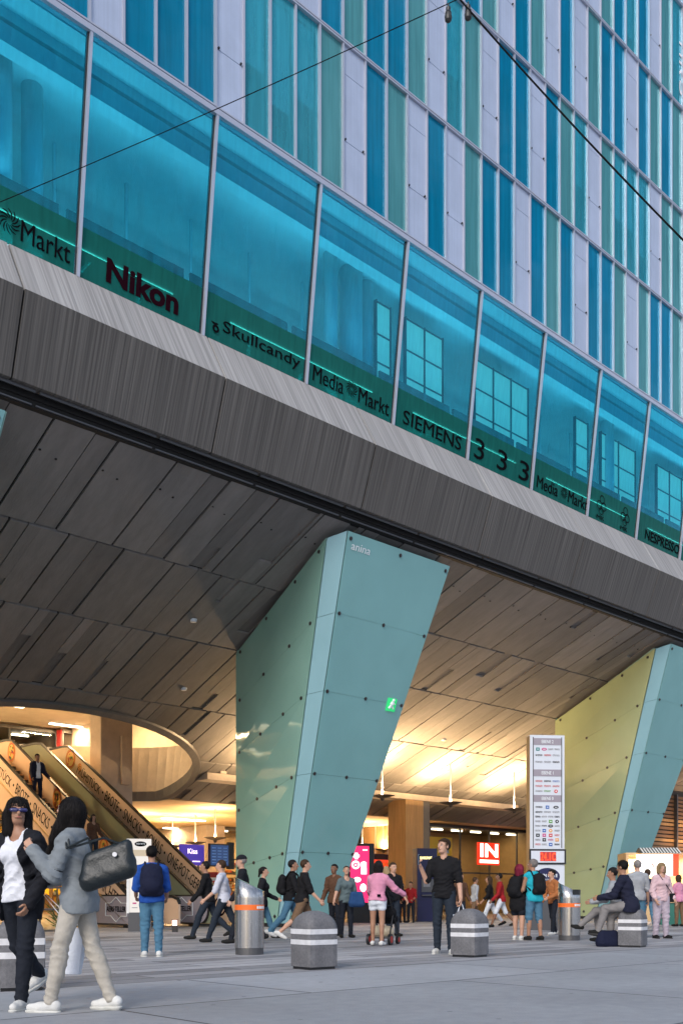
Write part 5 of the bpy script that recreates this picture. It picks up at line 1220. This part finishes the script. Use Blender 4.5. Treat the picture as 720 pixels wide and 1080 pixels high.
m = MB(); hnd = w2['hand'][1]; q = Vector(hnd)-Vector(pb.location); q.rotate(Matrix.Rotation(R(12), 3, 'Z')); m.tube([Vector((0, -.03, .38)), q], .004, 'paper_white', 5).tube([Vector((.06, .03, .38)), q], .004, 'paper_white', 5); m.build('handle', pb)
def worn_pack(label, inf, m, w=.32, h=.46, d=.17, dz=-.02, name='backpack'):
    """a backpack against the back of a person"""
    L = inf['loc']; s = inf['s']; c = L['ch']+np.array([0, -.20*s, dz]); o = thing(name, label, 'backpack', tuple(inf['root'].location), inf['root'].rotation_euler.z)
    pr = [('e', c+np.array([0, 0, 0]), (w*.5, d*.62, h*.5)), ('e', c+np.array([0, -.05, -h*.18]), (w*.42, d*.5, h*.26)), ('c', c+np.array([-w*.3, .02, -h*.35]), c+np.array([w*.3, .02, -h*.35]), d*.42, d*.42), ('c', c+np.array([-w*.22, .02, h*.3]), c+np.array([w*.22, .02, h*.3]), d*.4, d*.4)]
    lo, hi = bounds(pr, .03); V, F_ = surface(field(pr, 0, .03, .0025, 5), lo, hi, .012); mesh_from('bag_body', [(V, F_, m)], o)
    for sd in (-1, 1):
        sh = L['shc']+np.array([sd*.105*s, 0, .075*s]); st = MB(); P__ = [c+np.array([sd*.09, .08, h*.32]), sh+np.array([0, -.06, -.01]), sh+np.array([0, .03, -.005]), sh+np.array([0, .13, -.09]), L['ch']+np.array([sd*.14*s, .125*s, -.02]), c+np.array([sd*.16, .10, -h*.3])]
        st.tube([Vector([float(v) for v in p]) for p in P__], .017, m, 6); st.build('strap', o, smooth=True)
    return o
def shopping_bag(label, p, rz, m, w=.26, h=.32, d=.10):
    b_ = thing('shopping_bag', label, 'bag', (p.x, p.y, p.z-h-.16), rz)
    MB().hexa([(-w/2, -d/2, 0), (w/2, -d/2, 0), (w/2, d/2, 0), (-w/2, d/2, 0)], [(-w/2-.01, -d*.3, h), (w/2+.01, -d*.3, h), (w/2+.01, d*.3, h), (-w/2-.01, d*.3, h)], m).build('bag_body', b_, bevel=.005)
    for y_ in (-d*.3, d*.3): MB().tube([(-w*.25, y_, h), (-.02, 0, h+.16), (.02, 0, h+.16), (w*.25, y_, h)], .005, m, 6).build('handle', b_)
    return b_
# ---- man in blue
b1 = person('man in bright blue shirt and jeans seen from behind, wearing a backpack', PX(160, 15.4), 15.4, 1.70, 100, ((3, 3), (-2, 2)), ((5, 12, 55, 8), (5, 10, 50, 8)), 2, (0, -6), False, ('shirt_blue', .5, -.08), ('denim_blue', 1), 'shoe_white', ('short', 'hair_black'), 'skin_tan', .013, loose=.1, stout=1.05)
worn_pack('navy backpack on the back of the man in the blue shirt', b1, 'nylon_navy', .36, .50, .2)
# ---- walkers left of the pier
person('man in white T-shirt and dark jeans walking left behind the steel bin', PX(236, 20.5), 20.5, 1.74, 175, ((24, 6), (-22, 20)), ((20, 8, 30, 5), (-18, 8, 20, 0)), 5, (0, -4), False, ('tee_white', .5, -.08), ('denim_dark', 1), 'shoe_black', ('short', 'hair_brown'), 'skin_light')
person('man in black hoodie walking left in front of the man in white', PX(219, 22), 22, 1.78, 180, ((26, 8), (-24, 24)), ((18, 6, 24, 0), (-20, 6, 14, 0)), 5, (0, 0), False, ('tee_black', 1, -.08), ('denim_dark', 1), 'shoe_black', ('short', 'hair_black'), 'skin_tan')
person('man in dark jacket and flat cap close behind the steel bin', PX(257, 20), 20, 1.80, 185, ((20, 6), (-20, 16)), ((12, 8, 20, 0), (-12, 8, 20, 0)), 4, (0, -4), False, ('cardigan_black', 1, -.10), ('trouser_black', 1), 'shoe_black', ('short', 'hair_grey'), 'skin_light', hat='cardigan_black')
person('woman in black jacket and bright blue jeans right of the steel bin', PX(276, 22.5), 22.5, 1.66, 0, ((22, 4), (-20, 22)), ((15, 8, 50, 0), (-15, 8, 20, 0)), 4, (0, 0), True, ('cardigan_black', 1, -.14), ('denim_blue', 1), 'shoe_black', ('pony', 'hair_black'), 'skin_light')
person('man in black T-shirt and brown shorts walking right before the centre pier', PX(319, 20.8), 20.8, 1.78, 8, ((26, 4), (-24, 26)), ((-14, 8, 14, 0), (20, 8, 24, 0)), 5, (0, -3), False, ('tee_black', .5, -.08), ('trouser_brown', .5), 'shoe_white', ('short', 'hair_brown'), 'skin_light', loose=.12)
worn_pack('black backpack on the man in brown shorts', person('man in black shirt and jeans with backpack walking close to the centre pier', PX(306, 22), 22, 1.80, 4, ((22, 4), (-22, 22)), ((-14, 8, 14, 0), (18, 8, 24, 0)), 5, (0, 0), False, ('tee_black', .8, -.08), ('denim_blue', 1), 'shoe_white', ('short', 'hair_black'), 'skin_tan'), 'nylon_black')
# ---- centre group
g1 = person('woman in grey green T-shirt and black trousers looking up beside the pink totem', PX(365, 22.8), 22.8, 1.64, -70, ((2, 2), (-2, 2)), ((4, 14, 30, 10), (10, 22, 20, -8)), 0, (20, 14), True, ('tee_greygreen', .4, -.10), ('trouser_black', 1), 'shoe_black', ('bun', 'hair_brown'), 'skin_light')
soft_bag('shoulder_bag', 'blue cloth bag at the hip of the woman in grey green', (PX(376, 22.6), 22.6, .72), R(20), .34, .34, .16, cloth('nylon_blue', (.02, .06, .16)))
person('man in dark coat half hidden behind the woman in grey green', PX(353, 24), 24, 1.72, -120, ((4, 4), (-6, 6)), ((5, 10, 30, 0), (5, 10, 20, 0)), 2, (0, 0), False, ('top_brown', 1, -.15), ('trouser_black', 1), 'shoe_black', ('short', 'hair_black'), 'skin_brown')
g2 = person('woman in pink blouse and white shorts pushing a stroller, seen from behind', PX(398, 18.9), 18.9, 1.62, 72, ((4, 2), (-5, 3)), ((35, 12, 22, 0), (30, 34, 30, -10)), 6, (-6, 4), True, ('shirt_pink', 1, -.02), ('shorts_white', .16), 'shoe_white', ('bob', 'hair_black'), 'skin_tan', loose=.08)
m = MB().box(-.03, .04, -.004, 0, 0, .05, 'letter'); m.build('pocket_label', g2['root'], loc=(.07, -.165, .93))
def stroller(label, x, y, rz):
    st = thing('stroller', label, 'stroller', (x, y, 0), rz)
    pr = [('c', (-.12, 0, .62), (.12, 0, .62), .13, .13), ('c', (-.14, .14, .50), (.14, .14, .50), .10, .10), ('c', (-.13, -.12, .86), (.13, -.12, .86), .09, .09)]
    lo, hi = bounds(pr, .03); V, F_ = surface(field(pr, 0, .06, .002), lo, hi, .012); mesh_from('seat', [(V, F_, 'nylon_black')], st)
    pr = [('e', (0, -.02, .90), (.21, .24, .17))]; lo, hi = bounds(pr, .03); V, F_ = surface(field(pr, 0, .02, .001, 0, [lambda X, Y, Z: .86-Z]), lo, hi, .012); mesh_from('canopy', [(V, F_, 'nylon_black')], st)
    m = MB()
    for sd in (-1, 1): m.tube([(sd*.2, -.40, 1.02), (sd*.2, -.28, .92), (sd*.2, .30, .16)], .014, 'black', 8).tube([(sd*.2, -.05, .62), (sd*.2, -.26, .14)], .014, 'black', 8)
    m.tube([(-.2, -.40, 1.02), (.2, -.40, 1.02)], .016, 'black', 8).tube([(-.2, -.26, .14), (.2, -.26, .14)], .012, 'black', 8); m.build('frame', st)
    pr = [('c', (-.12, -.1, .26), (.12, -.1, .26), .11, .11)]; lo, hi = bounds(pr, .03); V, F_ = surface(field(pr, 0, .03, .003), lo, hi, .014); mesh_from('basket', [(V, F_, 'goods_cream')], st)
    for sx_, y_, r in ((-.22, -.26, .11), (.22, -.26, .11), (-.17, .33, .085), (.17, .33, .085)):
        w_ = MB().cyl((sx_-.025, y_, r), (sx_+.025, y_, r), r, r, 'black', 20).build('wheel', st); MB().cyl((sx_-.03, y_, r), (sx_+.03, y_, r), r*.62, r*.62, 'goods_red', 14).build('hub', w_)
    return st
stroller('black stroller with red wheel hubs pushed by the woman in pink', PX(405, 19.45), 19.45, R(-22))
person('man in black T-shirt beyond the stroller, only head and shoulder showing', PX(414, 23.5), 23.5, 1.74, -60, ((2, 2), (0, 0)), ((4, 10, 30, 0), (4, 10, 30, 0)), 0, (0, 0), False, ('tee_black', .5, -.1), ('denim_dark', 1), 'shoe_black', ('short', 'hair_brown'), 'skin_light')
person('blond woman in dark top standing just beyond the stroller', PX(407, 25), 25, 1.70, 80, ((2, 2), (0, 0)), ((4, 10, 30, 0), (4, 10, 30, 0)), 0, (0, 0), True, ('cardigan_black', 1, -.1), ('denim_dark', 1), 'shoe_black', ('long', 'hair_blond'), 'skin_light')
person('small child in dark clothes beside the one in red by the wooden column', PX(424, 37), 37, 1.45, -60, ((2, 2), (0, 0)), ((10, 10, 60, 0), (4, 10, 50, 0)), 0, (0, 0), False, ('tee_black', .5, -.1), ('trouser_black', 1), 'shoe_black', ('short', 'hair_black'), 'skin_tan', .022)
person('child in red top holding a paper by the wooden column', PX(433, 37), 37, 1.52, -110, ((2, 2), (0, 0)), ((10, 10, 70, 0), (4, 10, 60, 0)), 0, (0, 0), False, ('shirt_red', 1, -.1), ('trouser_black', 1), 'shoe_black', ('short', 'hair_black'), 'skin_tan', .022)
person('man in green vest standing beyond the stroller near the wooden column', PX(411, 36), 36, 1.80, -90, ((2, 2), (0, 0)), ((4, 10, 30, 0), (4, 10, 30, 0)), 0, (0, 0), False, ('shirt_green', .5, -.1), ('denim_dark', 1), 'shoe_black', ('short', 'hair_brown'), 'skin_light', .022)
# ---- man in black T-shirt
mb_ = person('young man in black T-shirt and dark jeans raising a phone, white bag in hand', PX(468, 16.1), 16.1, 1.86, -104, ((3, 3), (-3, 3)), ((2, 10, 10, 2), (16, 14, 132, -4)), 0, (34, 6), False, ('tee_black', .46, -.10), ('denim_dark', 1), 'shoe_white', ('short', 'hair_brown'), 'skin_light', .012, grip=1.3)
hp = mb_['hand'][1]; ph = thing('smartphone', 'blue grey smartphone held up by the man in the black T-shirt', 'phone', (hp.x, hp.y-.03, hp.z-.02), R(70)); colmat('phoneblue', (.10, .16, .25), .3)
MB().box(-.04, .04, -.006, .006, -.02, .15, 'phoneblue').build('casing', ph, bevel=.004); MB().box(-.036, .036, -.0085, -.0065, -.01, .14, 'letter').build('screen', ph)
shopping_bag('white paper bag in the hand of the man in the black T-shirt', mb_['hand'][0], R(10), 'paper_white', .24, .36)
# ---- people by the IN shop
person('man in dark red shirt walking left in front of the IN shop', PX(528, 31), 31, 1.74, 178, ((24, 6), (-22, 20)), ((14, 8, 30, 0), (-14, 8, 20, 0)), 5, (0, 0), False, ('shirt_red', 1, -.1), ('shorts_white', .55), 'shoe_black', ('short', 'hair_black'), 'skin_brown', .02)
person('woman in black top and white trousers walking left in front of the IN shop', PX(517, 31.5), 31.5, 1.66, 178, ((24, 6), (-22, 20)), ((14, 8, 30, 0), (-14, 8, 20, 0)), 5, (0, 0), True, ('tee_black', .8, -.1), ('shorts_white', .9), 'shoe_black', ('long', 'hair_brown'), 'skin_tan', .02)
person('person in brown jacket behind the man with the phone', PX(485, 30), 30, 1.66, -60, ((5, 2), (-5, 5)), ((4, 8, 30, 0), (4, 8, 20, 0)), 3, (0, 0), False, ('top_brown', 1, -.1), ('denim_dark', 1), 'shoe_black', ('short', 'hair_black'), 'skin_tan', .022)
pk = person('woman with magenta hair, black dress and backpack beside the directory sign', PX(547, 21.6), 21.6, 1.64, 48, ((3, 3), (-3, 3)), ((10, 30, 120, 10), (20, 10, 70, 12)), 2, (0, 0), True, ('tee_black', .45, -.28), ('trouser_black', .32), 'shoe_white', ('bob', 'hair_red'), 'skin_light', .014, stout=1.12, loose=.1)
worn_pack('black backpack on the woman with magenta hair', pk, 'nylon_black', .3, .44, .18)
tl = person('grey haired man in teal tank top leaning on a crutch', PX(563, 21.4), 21.4, 1.74, 118, ((6, 6), (-4, 4)), ((14, 6, 40, 0), (14, 10, 34, -14)), 4, (-30, 0), False, ('tank_teal', 0, -.10), ('denim_blue', .62), 'shoe_black', ('short', 'hair_grey'), 'skin_tan', .014, loose=.15)
worn_pack('black backpack on the man in the teal tank top', tl, 'nylon_black', .3, .46, .18)
hp = tl['hand'][1]; cr = thing('crutch', 'grey forearm crutch under the hand of the man in teal', 'crutch', (hp.x, hp.y, 0))
MB().tube([(.06, -.1, .02), (0, 0, hp.z), (-.03, .04, hp.z+.24)], .012, 'frame', 8).build('shaft', cr); MB().cyl((-.05, 0, hp.z), (.06, 0, hp.z+.01), .016, .016, 'black', 8).build('grip', cr); MB().cyl((.06, -.1, 0), (.06, -.1, .05), .02, .015, 'black', 8).build('rubber_tip', cr)
person('boy in orange shirt and black trousers under the oval logo of the directory', PX(583, 24.5), 24.5, 1.62, -150, ((12, 8), (-8, 10)), ((8, 8, 60, 20), (4, 10, 30, 10)), 4, (20, -8), False, ('shirt_orange', 1, -.10), ('trouser_black', 1), 'shoe_white', ('short', 'hair_black'), 'skin_light', .016, stout=.88)
# ---- sitting men and those on the right
person('dark haired man in dark navy jacket sitting on the bollard, seen from behind', PX(664, 18.45), 18.45, 1.78, 152, ((82, 66, 4), (62, 62, 0)), ((26, 10, 54, 10), (24, 12, 58, 12)), 14, (16, -14), False, ('suit_navy', 1, -.14), ('trouser_grey', 1), 'shoe_black', ('short', 'hair_black'), 'skin_tan', .013, seat=.70, loose=.12)
person('man in grey shirt sitting with crossed legs beyond the man in navy', PX(652, 19.2), 19.2, 1.72, 165, ((86, 40, 10), (70, 74, 0)), ((30, 10, 50, 10), (30, 10, 50, 10)), 12, (0, -12), False, ('shirt_grey', 1, -.1), ('trouser_grey', 1), 'shoe_black', ('short', 'hair_black'), 'skin_tan', .016, seat=.62, loose=.1)
soft_bag('duffel_bag', 'dark blue bag on the ground at the feet of the sitting men', (PX(641, 18.6), 18.6, 0), R(10), .42, .30, .20, 'nylon_navy')
person('grey haired man with a red collar standing behind the sitting men', PX(672, 23), 23, 1.78, 90, ((3, 3), (-3, 3)), ((4, 10, 14, 0), (4, 10, 14, 0)), 0, (0, 0), False, ('shirt_grey', .5, -.1), ('denim_blue', 1), 'shoe_black', ('short', 'hair_grey'), 'skin_light', .018)
w_ = person('blond woman in pale pink blouse and mauve trousers standing at the right', PX(697, 22.4), 22.4, 1.70, -72, ((3, 3), (-3, 3)), ((4, 14, 22, 0), (0, 16, 30, 16)), 0, (14, 0), True, ('shirt_palepink', .85, -.08), ('trouser_mauve', 1), 'shoe_black', ('bob', 'hair_blond'), 'skin_light', .014, loose=.22, stout=1.05)
L = w_['loc']; cb = thing('crossbody_bag', 'small black crossbody bag on the woman in pale pink', 'bag', tuple(w_['root'].location), w_['root'].rotation_euler.z)
c = L['P']+np.array([-.22, .04, .0]); MB().box(c[0]-.06, c[0]+.05, c[1]-.09, c[1]+.09, c[2]-.10, c[2]+.10, 'nylon_black').build('bag_body', cb, bevel=.02)
MB().tube([Vector([float(q) for q in p]) for p in (c+np.array([0, .05, .1]), L['ch']+np.array([-.06, .15, -.05]), L['ch']+np.array([.06, .13, .12]), L['shc']+np.array([.11, .02, .085]))], .009, 'nylon_black', 6).build('strap', cb)
person('person with a dark backpack walking away between kiosk and woman in pink', PX(683, 27), 27, 1.70, 90, ((12, 3), (-12, 12)), ((8, 10, 14, 0), (-8, 10, 14, 0)), 3, (0, 0), False, ('suit_navy', 1, -.1), ('denim_blue', 1), 'shoe_black', ('short', 'hair_brown'), 'skin_light', .02)
person('person in pink top at the stall on the right edge', PX(716, 32), 32, 1.66, 120, ((3, 3), (-3, 3)), ((14, 14, 40, 0), (4, 10, 14, 0)), 3, (0, 0), True, ('shirt_pink', .5, -.1), ('trouser_brown', 1), 'shoe_black', ('bob', 'hair_brown'), 'skin_tan', .02)
# ---- on the escalator
def on_step(t, D): return (-SX*D+CX*t, CX*D+SX*t)
x_, y_ = on_step(16.6, 33.6)
person('man in navy suit and white shirt riding down the left escalator', x_, y_, 1.76, math.degrees(PHI)-90, ((3, 3), (-3, 3)), ((10, 14, 40, 0), (4, 10, 30, 0)), 0, (0, -6), False, ('shirt_white', .5, -.06), ('suit_navy', 1), 'shoe_black', ('short', 'hair_black'), 'skin_brown', .02, z=.47+(33.6-26.4)/.346*.2-.29, jacket=('suit_navy', 1, -.18, .07))
x_, y_ = on_step(16.6, 29.6)
person('dark haired person in dark top low on the left escalator', x_, y_, 1.66, math.degrees(PHI)-90, ((3, 3), (-3, 3)), ((10, 14, 40, 0), (4, 10, 30, 0)), 0, (0, -6), True, ('top_brown', 1, -.06), ('denim_dark', 1), 'shoe_black', ('long', 'hair_black'), 'skin_tan', .02, z=(29.6-26.4)/.346*.2+.17)
# ---- a few more walkers in the hall
for (px, Y_, H_, f, tp, pt, lb) in ((292, 33, 1.7, 0, 'tee_black', 'denim_dark', 'person in black walking far behind the centre pier'), (380, 40, 1.7, 180, 'shirt_red', 'denim_dark', 'person in red far away beyond the pink totem'), (500, 36, 1.7, 20, 'shirt_grey', 'trouser_brown', 'person in grey shirt close to the IN shop window')):
    person(lb, PX(px, Y_), Y_, H_, f, ((20, 5), (-18, 18)), ((14, 8, 20, 0), (-14, 8, 20, 0)), 3, (0, 0), False, (tp, .8, -.1), (pt, 1), 'shoe_black', ('short', 'hair_brown'), 'skin_tan', .025)
